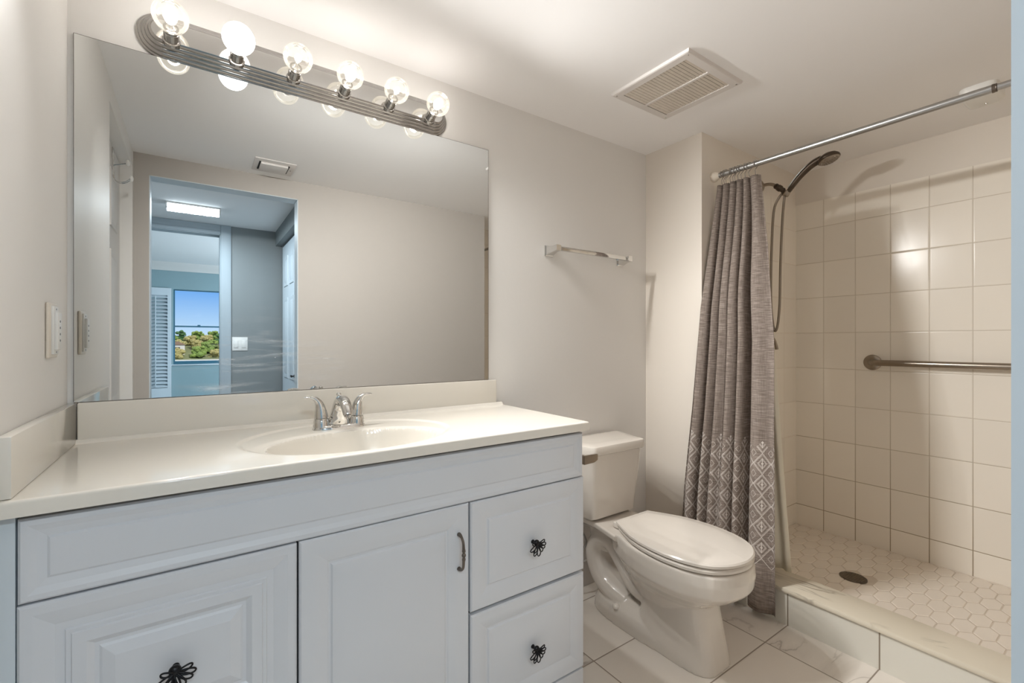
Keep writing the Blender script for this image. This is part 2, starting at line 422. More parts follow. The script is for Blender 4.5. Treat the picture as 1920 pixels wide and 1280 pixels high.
def tube(bm, pts, r, n=12, sub=0, closed=False, cap=True, flat=(1, 1), mi=0):
    rs = r if isinstance(r, (list, tuple)) else [r] * len(pts)
    if sub:
        rv = catmull([(x, 0, 0) for x in rs], sub); pts = catmull(pts, sub); rs = [v.x for v in rv]
    P = [Vector(p) for p in pts]; rings = []; a = None
    for i, p in enumerate(P):
        if closed: d = P[(i + 1) % len(P)] - P[i - 1]
        else: d = P[min(i + 1, len(P) - 1)] - P[max(i - 1, 0)]
        d.normalize()
        if a is None: a, b = frame_from(d)
        else:
            a = (a - d * a.dot(d)).normalized(); b = a.cross(d).normalized()
        rings.append([bm.verts.new(p + a * (rs[i] * flat[0] * math.cos(2 * PI * k / n)) + b * (rs[i] * flat[1] * math.sin(2 * PI * k / n))) for k in range(n)])
    m = len(rings)
    for i in range(m if closed else m - 1):
        A, C = rings[i], rings[(i + 1) % m]
        for k in range(n):
            f = bm.faces.new((A[k], A[(k + 1) % n], C[(k + 1) % n], C[k])); f.material_index = mi
    if cap and not closed:
        bm.faces.new(rings[0][::-1]).material_index = mi; bm.faces.new(rings[-1]).material_index = mi
def lathe(bm, prof, c=(0, 0, 0), axis='Z', n=32, cap=True, mi=0):
    """prof = [(radius, distance along the axis)]"""
    rings = []
    for r, h in prof:
        ring = []
        for k in range(n):
            ca, sa = math.cos(2 * PI * k / n) * r, math.sin(2 * PI * k / n) * r
            p = {'Z': (ca, sa, h), 'Y': (ca, h, sa), 'X': (h, ca, sa)}[axis]
            ring.append(bm.verts.new((p[0] + c[0], p[1] + c[1], p[2] + c[2])))
        rings.append(ring)
    for A, C in zip(rings, rings[1:]):
        for k in range(n):
            bm.faces.new((A[k], A[(k + 1) % n], C[(k + 1) % n], C[k])).material_index = mi
    if cap:
        bm.faces.new(rings[0][::-1]).material_index = mi; bm.faces.new(rings[-1]).material_index = mi
def loft(bm, rings, cap=True, mi=0):
    R = [[bm.verts.new(p) for p in ring] for ring in rings]
    n = len(R[0])
    for A, C in zip(R, R[1:]):
        for k in range(n): bm.faces.new((A[k], A[(k + 1) % n], C[(k + 1) % n], C[k])).material_index = mi
    if cap:
        bm.faces.new(R[0][::-1]).material_index = mi; bm.faces.new(R[-1]).material_index = mi
def ball(bm, c, r, n=16, sc3=(1, 1, 1)):
    res = bmesh.ops.create_uvsphere(bm, u_segments=n, v_segments=max(8, n // 2), radius=r)
    for v in res['verts']: v.co = Vector((v.co.x * sc3[0] + c[0], v.co.y * sc3[1] + c[1], v.co.z * sc3[2] + c[2]))
def panel(bm, u0, u1, v0, v1, prof, back, place, mi=0):
    """raised panel: concentric rectangles, prof = [(inset, height)], mitred at the corners; place(u, v, h) -> point"""
    rings = [[place(u0, v0, back), place(u1, v0, back), place(u1, v1, back), place(u0, v1, back)]]
    for ins, h in prof:
        rings.append([place(u0 + ins, v0 + ins, h), place(u1 - ins, v0 + ins, h), place(u1 - ins, v1 - ins, h), place(u0 + ins, v1 - ins, h)])
    loft(bm, rings, mi=mi)
def prism(bm, pts2, a, b, axis='Z', mi=0):
    def P(p, h): return {'Z': (p[0], p[1], h), 'Y': (p[0], h, p[1]), 'X': (h, p[0], p[1])}[axis]
    loft(bm, [[P(p, a) for p in pts2], [P(p, b) for p in pts2]], mi=mi)
def sm(t): t = max(0.0, min(1.0, t)); return t * t * (3 - 2 * t)
def lerp_tab(tab, z):
    """tab = [(z, value...)], z descending or ascending"""
    tab = sorted(tab)
    if z <= tab[0][0]: return tab[0][1:]
    for p, q in zip(tab, tab[1:]):
        if z <= q[0]:
            t = (z - p[0]) / (q[0] - p[0]); return tuple(a + (b - a) * t for a, b in zip(p[1:], q[1:]))
    return tab[-1][1:]

# ------------------------------------------------------------------ room shell
CZ = 2.13                     # bathroom ceiling
XC, YS, XB, YE = 2.213, -0.323, 3.167, -1.86     # chase face, shower end wall, shower back wall, far shower end
YF = -1.4975                   # wall with the doorway, bathroom face
T = 0.10
struct(box('wall_mirror', M['wall'], -0.1, XC + 0.05, 0.0, T, -0.02, CZ + 0.05))
# chase: the wall that steps forward beside the toilet
bm = bmesh.new(); B(bm, XC, XC + 0.10, YS, 0.0, -0.02, CZ + 0.03, 0.0)
o = finish('wall_chase', bm, M['wall_shade']); struct(o)
# shower walls (tile to 1.95 m, paint above)
TOPT = 1.946
struct(box('wall_shower_end', M['tile_y'], XC + 0.10, XB + 0.02, YS, YS + 0.05, 0.0, TOPT))
struct(box('wall_shower_end_upper', M['wall_shade'], XC + 0.10, XB + 0.02, YS + 0.004, YS + 0.05, 0.0, CZ + 0.03))
struct(box('wall_shower_back', M['tile_x'], XB, XB + 0.08, YE, YS + 0.05, 0.0, TOPT))
struct(box('wall_shower_back_upper', M['wall_shade'], XB + 0.004, XB + 0.08, YE, YS + 0.05, TOPT - 0.01, CZ + 0.03))
struct(box('wall_shower_far', M['tile_y'], XC - 0.09, XB + 0.02, YE - 0.06, YE, 0.0, CZ + 0.03))
# left wall with the recess of door 1
RY0, RY1, RZ = -0.70, -1.46, 2.045
bm = bmesh.new()
B(bm, -0.10, 0.0, RY0, 0.02, -0.02, CZ + 0.03)
B(bm, -0.10, 0.0, YF - 0.02, RY1, -0.02, CZ + 0.03)
B(bm, -0.10, 0.0, RY1, RY0, RZ, CZ + 0.03)
struct(finish('wall_left', bm, M['wall']))
# doorway wall (faces the mirror); the camera stands in the doorway
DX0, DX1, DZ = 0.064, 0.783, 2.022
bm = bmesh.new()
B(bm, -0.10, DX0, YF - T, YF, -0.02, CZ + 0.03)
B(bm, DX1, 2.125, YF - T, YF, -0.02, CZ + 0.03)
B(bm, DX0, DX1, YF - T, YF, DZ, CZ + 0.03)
struct(finish('wall_doorway', bm, M['wall_door_dim']))
struct(box('wall_return', M['wall_shade'], 2.10, 2.125, YE - 0.05, YF - T, -0.02, CZ + 0.03))
# doorway lining; the blue of daylight is put into its colour
bm = bmesh.new()
B(bm, DX0, DX0 + 0.004, YF - T - 0.002, YF - 0.0005, 0, DZ)
B(bm, DX1 - 0.004, DX1, YF - T - 0.002, YF - 0.0005, 0, DZ)
B(bm, DX0, DX1, YF - T - 0.002, YF - 0.0005, DZ - 0.004, DZ)
struct(finish('trim_1', bm, M['trim']))
struct(box('ceiling', M['ceiling'], -0.15, XB + 0.1, YE - 0.1, 0.1, CZ, CZ + 0.06))
struct(box('floor', M['floor_tile'], -0.15, XC + 0.05, YE - 0.1, 0.1, -0.05, 0.0))
bm = bmesh.new()
B(bm, 1.288, XC, -0.012, 0.0, 0.0, 0.118, 0.003)
B(bm, XC - 0.012, XC, YS + 0.002, -0.012, 0.0, 0.118, 0.003)
struct(finish('baseboard_back', bm, M['trim_white']))

# shower curb and pan
CX0, CX1 = 2.223, 2.375
struct(box('shower_curb', M['curb_tile'], CX0, CX1 - 0.006, YE, YS, 0.0, 0.133))
o = struct(box('curb_cap', M['marble'], CX0 - 0.012, CX1, YE, YS, 0.133, 0.152, 0.006))
PZ = 0.080
bm = bmesh.new()
B(bm, CX1 - 0.02, XB, YE, YS, 0.0, PZ - 0.002, mi=0)
# elongated hexagon mosaic
hw, hh = 0.060, 0.030         # half length (along x... skewed rows), half width
g = 0.0014
px, py = 1.5 * hw + 0.006, 2 * hh
i = 0
x = CX1 - 0.03
DRC = (2.703, -0.760)
while x < XB + hw:
    y = YS + (hh if i % 2 else 0)
    while y > YE - hh:
        cx_, cy_ = x, y
        pts = []
        for ux, uy in ((-1, 0), (-0.52, -1), (0.52, -1), (1, 0), (0.52, 1), (-0.52, 1)):
            X = min(max(cx_ + ux * (hw - g), CX1 + 0.001), XB - 0.002); Y = min(max(cy_ + uy * (hh - g), YE), YS - 0.002)
            pts.append((X, Y))
        area = abs(sum(pts[k][0] * pts[(k + 1) % 6][1] - pts[(k + 1) % 6][0] * pts[k][1] for k in range(6)) / 2)
        if area > 2e-4 and math.hypot(cx_ - DRC[0], cy_ - DRC[1]) > 0.062:
            lo = [bm.verts.new((X, Y, PZ - 0.002)) for X, Y in pts]
            mx_, my_ = sum(p[0] for p in pts) / 6, sum(p[1] for p in pts) / 6
            hi = [bm.verts.new((mx_ + (X - mx_) * 0.95, my_ + (Y - my_) * 0.95, PZ)) for X, Y in pts]
            for k in range(6):
                try: bm.faces.new((lo[k], lo[(k + 1) % 6], hi[(k + 1) % 6], hi[k])).material_index = 1
                except ValueError: pass
            bm.faces.new(hi).material_index = 1
        y -= py
    x += px; i += 1
struct(finish('shower_floor', bm, [M['pan_grout'], M['pan_tile']], smooth=0))

# shower drain
d = thing('shower_drain', 'round dark metal drain grate in the shower floor', 'drain', (DRC[0], DRC[1], PZ))
bm = bmesh.new(); lathe(bm, [(0.052, -0.003), (0.052, 0.0025), (0.046, 0.0035), (0.044, 0.001), (0.044, -0.003)], (DRC[0], DRC[1], PZ), n=40)
finish('rim', bm, M['pewter'], d)
bm = bmesh.new()
for k in range(-4, 5):
    L = math.sqrt(max(0.045 ** 2 - (k * 0.0095) ** 2, 0))
    B(bm, DRC[0] - L, DRC[0] + L, DRC[1] + k * 0.0095 - 0.0022, DRC[1] + k * 0.0095 + 0.0022, PZ + 0.0008, PZ + 0.003)
    B(bm, DRC[0] + k * 0.0095 - 0.0022, DRC[0] + k * 0.0095 + 0.0022, DRC[1] - L, DRC[1] + L, PZ + 0.0008, PZ + 0.003)
finish('grate', bm, M['nickel'], d)
bm = bmesh.new(); lathe(bm, [(0.043, 0.0), (0.043, 0.0012)], (DRC[0], DRC[1], PZ), n=32); finish('drain_hole', bm, M['dark'], d)

# door 1: six-panel door closed in the recess of the left wall
def six_panel(name, x, ysign, y0, y1, z0, z1, m, thick=0.035, parent=None):
    """door leaf in a plane x = const; ysign = +1 shows its panels towards +x, -1 towards -x"""
    bm = bmesh.new()
    place0 = lambda u, v, h: (x + ysign * h, u, v)
    B(bm, min(x, x - ysign * thick), max(x, x - ysign * thick), y0, y1, z0, z1)
    w = y1 - y0; st = w * 0.15; mid = w * 0.12; pw = (w - 2 * st - mid) / 2
    H = z1 - z0
    rows = [(0.115, 0.36), (0.42, 0.765), (0.815, 0.945)]
    for r0, r1 in rows:
        for c in range(2):
            a = y0 + st + c * (pw + mid)
            panel(bm, a, a + pw, z0 + r0 * H, z0 + r1 * H, [(0.0, 0.0), (0.004, 0.006), (0.014, 0.006), (0.03, 0.001), (0.05, 0.008)], -0.002, place0)
    return finish(name, bm, m, parent)
d1 = six_panel('door_1', -0.05, 1, RY1 + 0.002, RY0 - 0.002, 0.008, RZ - 0.004, M['trim_white']); struct(d1)

# over-the-door hook, chrome wire with white knobs
hk = thing('over_door_hook', 'chrome wire hook with two white ball ends hung over the top of the left door', 'hook', (-0.04, -1.20, 1.96))
bm = bmesh.new()
for yy in (-1.195, -1.215):
    tube(bm, [(-0.047, yy, 2.036), (-0.046, yy, 1.97), (-0.044, yy, 1.905), (-0.030, yy - 0.0, 1.882), (-0.005, yy, 1.884), (0.018, yy, 1.905)], 0.0022, 8, sub=5)
tube(bm, [(-0.046, -1.205, 1.955), (-0.030, -1.205, 1.962), (0.005, -1.205, 1.975)], 0.0022, 8, sub=4)
finish('hook_wire', bm, M['chrome'], hk)
for c in ((0.006, -1.205, 1.977), (0.018, -1.205, 1.907)):
    bm = bmesh.new(); ball(bm, c, 0.014, 16, (0.6, 1, 1)); finish('ball_end', bm, M['plastic'], hk)

# ------------------------------------------------------------------ hall behind the camera
HY0, HY1, HX1 = YF - T, -3.006, 0.906
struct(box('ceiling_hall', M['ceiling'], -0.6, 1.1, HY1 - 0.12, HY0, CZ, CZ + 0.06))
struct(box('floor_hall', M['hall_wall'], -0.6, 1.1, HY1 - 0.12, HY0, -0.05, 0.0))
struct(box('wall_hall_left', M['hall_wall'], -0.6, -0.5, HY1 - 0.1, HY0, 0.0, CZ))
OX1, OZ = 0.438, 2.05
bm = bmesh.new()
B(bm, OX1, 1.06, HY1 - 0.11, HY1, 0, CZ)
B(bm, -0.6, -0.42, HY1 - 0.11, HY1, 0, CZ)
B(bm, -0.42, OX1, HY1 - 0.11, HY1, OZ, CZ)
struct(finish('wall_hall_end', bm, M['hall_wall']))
bm = bmesh.new()
prof = [(0, 0), (0.077, 0), (0.077, 0.014), (0.06, 0.018), (0.03, 0.013), (0.006, 0.012), (0, 0.008)]
prism(bm, [(OX1 + a, HY1 + b) for a, b in prof], 0.0, CZ - 0.002, 'Z')
B(bm, -0.42, OX1, HY1, HY1 + 0.013, OZ, CZ - 0.002)
B(bm, -0.42, OX1, HY1 + 0.013, HY1 + 0.017, OZ + 0.03, OZ + 0.055)
B(bm, -0.42, OX1, HY1 - 0.112, HY1 + 0.002, OZ - 0.006, OZ)
B(bm, OX1 - 0.005, OX1, HY1 - 0.112, HY1 + 0.002, 0, OZ)
struct(finish('trim_2', bm, M['trim_hall_dim']))
# header and closet on the hall's right side
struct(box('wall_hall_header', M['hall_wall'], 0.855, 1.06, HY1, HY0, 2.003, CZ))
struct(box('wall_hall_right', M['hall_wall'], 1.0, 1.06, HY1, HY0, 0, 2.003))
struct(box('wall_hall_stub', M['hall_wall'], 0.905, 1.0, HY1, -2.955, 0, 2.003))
struct(six_panel('door_2', 0.905, -1, -2.95, -2.29, 0.01, 1.985, M['trim']))
struct(six_panel('door_3', 0.905, -1, -2.285, -1.625, 0.01, 1.985, M['trim']))
kb = thing('closet_door_knob', 'small black knob on the closet door in the hall', 'door knob', (0.905, -2.37, 0.875))
bm = bmesh.new(); lathe(bm, [(0.012, 0.0), (0.012, -0.004), (0.005, -0.006), (0.005, -0.02)], (0.905, -2.37, 0.875), 'X', 16); finish('stem', bm, M['black'], kb)
bm = bmesh.new(); B(bm, 0.878, 0.887, -2.40, -2.34, 0.866, 0.884, 0.003); finish('grip', bm, M['black'], kb)

# hall ceiling lamp
hl = thing('hall_ceiling_lamp', 'oblong white ceiling lamp lit in the hall, seen in the mirror', 'ceiling light', (0.255, -2.47, CZ))
box('lamp_base', M['plastic'], 0.094, 0.418, -2.515, -2.425, CZ - 0.012, CZ, 0.003, hl)
bm = bmesh.new()
pf = [(-2.512, CZ - 0.012), (-2.509, CZ - 0.035), (-2.495, CZ - 0.045), (-2.445, CZ - 0.045), (-2.431, CZ - 0.035), (-2.428, CZ - 0.012)]
prism(bm, pf, 0.10, 0.412, 'X'); finish('diffuser', bm, M['diffuser'], hl)
for xx in (0.094, 0.410):
    bm = bmesh.new(); prism(bm, [(a + (-0.003 if a < -2.47 else 0.003), b - (0.003 if b < CZ - 0.03 else 0)) for a, b in pf], xx, xx + 0.008, 'X'); finish('end_cap', bm, M['plastic'], hl)
light('hall_lamp_light', 'AREA', (0.255, -2.47, CZ - 0.050), HALL_W, (0.76, 0.90, 1.0), size=0.31, size_y=0.075, parent=hl)

def rocker_plate(x0, x1, z0, z1, y, n, label):
    o = thing('light_switch', label, 'light switch', ((x0 + x1) / 2, y, (z0 + z1) / 2))
    box('wall_plate', M['plastic'], x0, x1, y, y + 0.005, z0, z1, 0.002, o)
    w = (x1 - x0) / n
    for k in range(n):
        c = x0 + w * (k + 0.5)
        box('rocker', M['plastic'], c - 0.016, c + 0.016, y + 0.004, y + 0.009, (z0 + z1) / 2 - 0.033, (z0 + z1) / 2 + 0.033, 0.002, o)
    return o
rocker_plate(0.523, 0.638, 1.070, 1.186, HY1, 2, 'white double rocker light switch on the hall wall, seen in the mirror')

# ------------------------------------------------------------------ bedroom beyond the hall
BY, BZ = -7.75, 2.44
bm = bmesh.new()
WX0, WX1, WZ0, WZ1 = -0.028, 0.90, 0.775, 2.012
B(bm, -3.0, WX0, BY - 0.15, BY, 0, BZ); B(bm, WX1, 3.0, BY - 0.15, BY, 0, BZ)
B(bm, WX0, WX1, BY - 0.15, BY, 0, WZ0); B(bm, WX0, WX1, BY - 0.15, BY, WZ1, BZ)
struct(finish('wall_bedroom', bm, M['bed_wall']))
struct(box('ceiling_bedroom', M['ceiling'], -3.0, 3.0, BY, HY1 - 0.11, BZ, BZ + 0.06))
struct(box('floor_bedroom', M['hall_wall'], -3.0, 3.0, BY, HY1 - 0.11, -0.05, 0.0))
struct(box('wall_bedroom_left', M['bed_wall'], -3.1, -3.0, BY, HY1, 0, BZ))
struct(box('wall_bedroom_right', M['bed_wall'], 3.0, 3.1, BY, HY1, 0, BZ))
bm = bmesh.new()
B(bm, -3.0, -0.6, HY1 - 0.2, HY1 - 0.111, 0, BZ); B(bm, 1.06, 3.0, HY1 - 0.2, HY1 - 0.111, 0, BZ); B(bm, -0.6, 1.06, HY1 - 0.2, HY1 - 0.111, CZ, BZ)
struct(finish('wall_bedroom_near', bm, M['bed_wall']))
bm = bmesh.new()
prism(bm, [(BY, 2.31), (BY + 0.012, 2.31), (BY + 0.02, 2.33), (BY + 0.06, 2.38), (BY + 0.09, 2.42), (BY + 0.10, 2.44), (BY, 2.44)], -3.0, 3.0, 'X')
struct(finish('trim_3', bm, M['trim_white']))
# window: frame, two sashes, panes
wdw = thing('window_1', None, None, (WX0, BY, WZ0)); struct(wdw)
bm = bmesh.new()
for a in ((WX0, WX0 + 0.02, WZ0, WZ1), (WX1 - 0.02, WX1, WZ0, WZ1), (WX0 + 0.02, WX1 - 0.02, WZ0, WZ0 + 0.05), (WX0 + 0.02, WX1 - 0.02, WZ1 - 0.012, WZ1)):
    B(bm, a[0], a[1], BY - 0.12, BY - 0.05, a[2], a[3])
B(bm, WX0 + 0.02, WX1 - 0.02, BY - 0.11, BY - 0.07, 1.392, 1.416)
B(bm, 0.30, 0.34, BY - 0.07, BY - 0.055, 1.412, 1.432)
finish('window_frame', bm, M['sash'], wdw)
box('window_pane', M['window_glass'], WX0 + 0.02, WX1 - 0.02, BY - 0.095, BY - 0.091, WZ0 + 0.05, WZ1 - 0.012, 0, wdw)
box('window_sill', M['trim'], WX0 - 0.03, WX1 + 0.03, BY, BY + 0.02, WZ0 - 0.02, WZ0, 0.003, wdw)
# louvred shutter folded beside the window
sh = thing('window_shutter', 'white louvred shutter leaf folded open left of the bedroom window, seen in the mirror', 'shutter', (-0.25, BY + 0.02, 0.25))
bm = bmesh.new()
SX0, SX1, SY0, SY1 = -0.46, -0.052, BY + 0.012, BY + 0.04
B(bm, SX0, SX0 + 0.05, SY0, SY1, 0.25, 2.02); B(bm, SX1 - 0.05, SX1, SY0, SY1, 0.25, 2.02)
B(bm, SX0 + 0.05, SX1 - 0.05, SY0, SY1, 1.90, 2.02); B(bm, SX0 + 0.05, SX1 - 0.05, SY0, SY1, 0.25, 0.40)
finish('shutter_frame', bm, M['trim'], sh)
bm = bmesh.new(); z = 0.43
while z < 1.9:
    vs = B(bm, SX0 + 0.05, SX1 - 0.05, -0.004, 0.004, -0.03, 0.03)
    bmesh.ops.rotate(bm, verts=vs, cent=(0, 0, 0), matrix=Matrix.Rotation(math.radians(48), 3, 'X'))
    bmesh.ops.translate(bm, verts=vs, vec=(0, (SY0 + SY1) / 2, z))
    z += 0.058
finish('louvers', bm, M['trim'], sh)
box('tilt_rod', M['trim'], -0.262, -0.248, SY1 + 0.012, SY1 + 0.022, 0.42, 1.88, 0.002, sh)

# ------------------------------------------------------------------ outdoors, through the bedroom window
GZ = -3.2
struct(box('ground', M['grass'], -160, 160, -420, BY - 3, GZ - 0.3, GZ))
tag(box('road', M['sand'], -150, 150, -134, -112, GZ, GZ + 0.03), 'pale strip of road or water in front of the trees outside', 'road')
bm = bmesh.new(); prism(bm, [(-136, GZ - 0.1), (-136, GZ), (-154, GZ + 4.4), (-300, GZ + 4.4), (-300, GZ - 0.1)], -160, 160, 'X'); struct(finish('ground_slope', bm, M['grass']))
def tree_mesh(seed, m_leaf, h, w):
    rnd = random.Random(seed)
    bm = bmesh.new()
    for k in range(34):
        a = rnd.uniform(0, 2 * PI); rr = rnd.uniform(0, w * 0.38); zz = rnd.uniform(0.2, 0.86) * h
        r = rnd.uniform(0.11, 0.21) * w * (1.15 - zz / h * 0.4)
        res = bmesh.ops.create_icosphere(bm, subdivisions=3, radius=r)
        for v in res['verts']:
            n = v.co.normalized(); q = n * (r * (1 + rnd.uniform(-0.16, 0.16)))
            v.co = Vector((q.x + rr * math.cos(a), q.y + rr * math.sin(a), q.z * 0.85 + zz))
    return finish('crown', bm, m_leaf, None, smooth=0, recalc=False)
kinds = []
for s, (ml, h, w) in enumerate(((M['leaf_a'], 3.4, 3.0), (M['leaf_b'], 2.7, 3.1), (M['leaf_c'], 4.2, 2.8))):
    root = thing('tree', 'tree', 'tree', (0, 0, 0)); cr = tree_mesh(s + 3, ml, h, w); cr.parent = root
    bm = bmesh.new(); tube(bm, [(0, 0, 0), (0.1, 0, h * 0.3), (0, 0.1, h * 0.55)], [w * 0.04, w * 0.03, w * 0.02], 8); finish('trunk', bm, M['bark'], root)
    kinds.append(root)
LBL = ['leafy green tree in the row outside the bedroom window', 'low olive-brown bushy tree in the row outside the bedroom window', 'tall dark green tree in the row outside the bedroom window']
used = [0, 0, 0]
rt = random.Random(11)
spots = []
for rowi, (yy, zz) in enumerate(((-138, GZ + 0.2), (-141.8, GZ + 1.2), (-145.6, GZ + 2.3), (-149.4, GZ + 3.4), (-153.2, GZ + 4.3))):
    for k in range(8):
        spots.append((-14.2 + k * 3.75 + (rowi % 2) * 1.9 + rt.uniform(-0.2, 0.2), yy + rt.uniform(-0.3, 0.3), zz - 0.3, rt.choice((1, 0, 1)) if rowi < 2 else rt.choice((0, 1, 2)), rt.uniform(1.0, 1.2)))
spots = [q for q in spots if abs(q[0] + 3.3) > 3.4 or not -143.5 < q[1] < -141]
for (x, y, z, k, s) in spots:
    src = kinds[k]; o = src if not used[k] else copy_tree(src); used[k] = 1
    o.location = (x, y, z); o.scale = (s, s, s * rt.uniform(0.85, 1.1)); o.rotation_euler = (0, 0, rt.uniform(0, 6))
    o['label'] = LBL[k]; o['group'] = ['green trees outdoors', 'olive trees outdoors', 'dark trees outdoors'][k]
for (x, y, z) in ((-3.3, -141.9, GZ + 1.0),):
    hs = thing('house', 'small pale house between the trees outside the bedroom window', 'house', (x, y, z))
    box('wall', M['house'], x - 1.5, x + 1.5, y - 1, y + 1.2, z, z + 2.6, 0, hs)
    bm = bmesh.new(); prism(bm, [(x - 1.7, z + 2.6), (x + 1.7, z + 2.6), (x, z + 3.5)], y - 1.2, y + 1.4, 'Y'); finish('roof', bm, M['roof'], hs)
    bm = bmesh.new(); B(bm, x - 0.5, x + 0.5, y + 1.2, y + 1.25, z + 1.0, z + 2.0); finish('window', bm, M['dark'], hs)

# ------------------------------------------------------------------ mirror
mr = tag(box('wall_mirror_glass', M['mirror'], 0.013, 1.232, -0.006, 0.0, 0.994, 1.917), 'large frameless rectangular mirror on the wall above the vanity', 'mirror')
mr.name = 'mirror'
# move its origin to its lower left corner so that the wiping streaks are placed on the glass
mr.data.transform(Matrix.Translation((-0.013, 0, -0.994))); mr.location = (0.013, 0, 0.994)
bm = bmesh.new()
for a in ((0.0128, 1.2322, 1.917, 1.9178), (1.232, 1.2330, 0.994, 1.9178), (0.012, 0.013, 0.994, 1.9178), (0.013, 1.232, 0.9925, 0.994)):
    B(bm, a[0], a[1], -0.0062, 0.0, a[2], a[3])
finish('mirror_edge', bm, M['pewter'], mr)

# ------------------------------------------------------------------ vanity light: chrome strip with six globe bulbs
LX0, LX1, LZC, LH = 0.131, 1.046, 1.975, 0.061
vl = thing('vanity_light', 'long chrome light strip with six globe bulbs above the mirror', 'light fixture', ((LX0 + LX1) / 2, 0, LZC))
def stadium(ins, y, n=20):
    r = LH - ins; pts = []
    for k in range(n + 1):
        a = -PI / 2 + PI * k / n; pts.append((LX1 - LH + r * math.cos(a), y, LZC + r * math.sin(a)))
    for k in range(n + 1):
        a = PI / 2 + PI * k / n; pts.append((LX0 + LH + r * math.cos(a), y, LZC + r * math.sin(a)))
    return pts
bm = bmesh.new()
pr = [(a_ * 1.5, b_ * 1.08) for a_, b_ in [(0, 0.0), (0, -0.004), (0.002, -0.007), (0.004, -0.007), (0.0045, -0.012), (0.007, -0.015), (0.009, -0.015), (0.0095, -0.020), (0.012, -0.023), (0.014, -0.023),
      (0.0145, -0.028), (0.017, -0.031), (0.019, -0.031), (0.020, -0.036), (0.023, -0.039)]]
loft(bm, [stadium(a, b) for a, b in pr])
finish('back_plate', bm, M['chrome_dark'], vl, smooth=50)
bm = bmesh.new()
loft(bm, [stadium(0.0355, -0.036), stadium(0.0355, -0.0425)])
finish('face_plate', bm, M['chrome'], vl, smooth=50)
bulb_x = [0.210 + 0.1498 * k for k in range(6)]
TILT = Matrix.Rotation(math.radians(-16), 3, 'X')          # the sockets point slightly upwards
for k, bx in enumerate(bulb_x):
    P0 = Vector((bx, -0.040, LZC - 0.020)); cz = P0.z; cy = -0.116
    def tilt(bm): bmesh.ops.rotate(bm, verts=bm.verts, cent=P0, matrix=TILT); return bm
    bm = bmesh.new()
    lathe(bm, [(0.021, -0.034), (0.021, -0.043), (0.0175, -0.044), (0.0175, -0.068), (0.0165, -0.069), (0.0165, -0.072), (0.0172, -0.073), (0.0172, -0.081)], (bx, 0, cz), 'Y', 28)
    finish('socket', tilt(bm), M['chrome_dark'], vl)
    prof = []
    R = 0.040
    for j in range(21):
        a = PI * j / 20
        r = R * math.sin(a); y = cy - R * math.cos(a)
        if y > cy + 0.0335: continue
        prof.append((max(r, 0.0002), y))
    prof += [(0.0152, -0.080), (0.0150, -0.073)]
    bm = bmesh.new(); lathe(bm, prof, (bx, 0, cz), 'Y', 32, cap=False)
    frosted = (k == 1)
    bo = finish('bulb', tilt(bm), M['frosted'] if frosted else M['bulb_glass'], vl, smooth=60)
    bo['label'] = 'frosted white bulb' if frosted else 'clear glass bulb'
    if not frosted:
        bm = bmesh.new()
        big = k in (0, 3, 5)
        lathe(bm, [(0.0002, cy - 0.017), (0.012, cy - 0.013), (0.016, cy), (0.011, cy + 0.015), (0.004, cy + 0.023)] if big else [(0.0002, cy - 0.009), (0.008, cy - 0.005), (0.009, cy + 0.003), (0.005, cy + 0.011)], (bx, 0, cz), 'Y', 16)
        finish('filament', tilt(bm), M['filament'], bo)
        bm = bmesh.new()
        lathe(bm, [(0.013, -0.074), (0.012, -0.082), (0.006, -0.089), (0.003, -0.100)], (bx, 0, cz), 'Y', 16)
        finish('bulb_stem', tilt(bm), M['chrome'], bo)
    c = P0 + TILT @ (Vector((bx, cy, cz)) - P0)
    sl = light('bulb_light', 'SPOT', c, BULB_W, (1, 0.995, 0.975), rot=(math.radians(-57), 0, math.radians(BULB_YAW + 1.5 * (k - 2))), radius=0.016, parent=vl)
    sl.data.spot_size = math.radians(124); sl.data.spot_blend = 0.9

# ------------------------------------------------------------------ vanity cabinet
V = thing('vanity_cabinet', 'white raised-panel vanity cabinet with drawers and a door under the sink', 'cabinet', (0.645, -0.25, 0))
FY = -0.482                    # carcass front
bm = bmesh.new()
B(bm, 0.004, 0.022, -0.481, -0.003, 0.0, 0.862); B(bm, 1.268, 1.286, -0.481, -0.003, 0.0, 0.862)
B(bm, 0.022, 1.268, -0.015, -0.003, 0.0, 0.862); B(bm, 0.022, 1.268, -0.47, -0.015, 0.09, 0.105)
finish('body', bm, M['cabinet'], V)
bm = bmesh.new(); B(bm, 0.022, 1.268, -0.478, -0.468, 0.0, 0.862); finish('gap_shade', bm, M['dark'], V)  # near-black sheet painting the shade seen between the fronts
bm = bmesh.new(); B(bm, 0.004, 0.022, -0.4995, -0.481, 0.0, 0.862); finish('filler_strip', bm, M['trim'], V)
pl = lambda u, v, h: (u, -0.483 - h, v)
TH = 0.019
STD = [(0.0, TH - 0.004), (0.004, TH), (0.026, TH), (0.034, TH - 0.002), (0.046, TH - 0.007), (0.052, TH - 0.007), (0.056, TH - 0.0035), (0.060, TH - 0.0035), (0.092, TH + 0.001)]
FALSE = [(0.0, TH - 0.004), (0.004, TH), (0.012, TH), (0.022, TH - 0.004), (0.034, TH - 0.006), (0.038, TH - 0.003), (0.046, TH - 0.002)]
LEFT = [(0.0, TH - 0.004), (0.004, TH), (0.018, TH), (0.032, TH - 0.003), (0.044, TH - 0.007), (0.056, TH - 0.007), (0.058, TH - 0.004), (0.064, TH - 0.004), (0.066, TH - 0.001),
        (0.084, TH - 0.001), (0.094, TH - 0.008), (0.100, TH - 0.008), (0.104, TH - 0.005), (0.122, TH + 0.0005)]
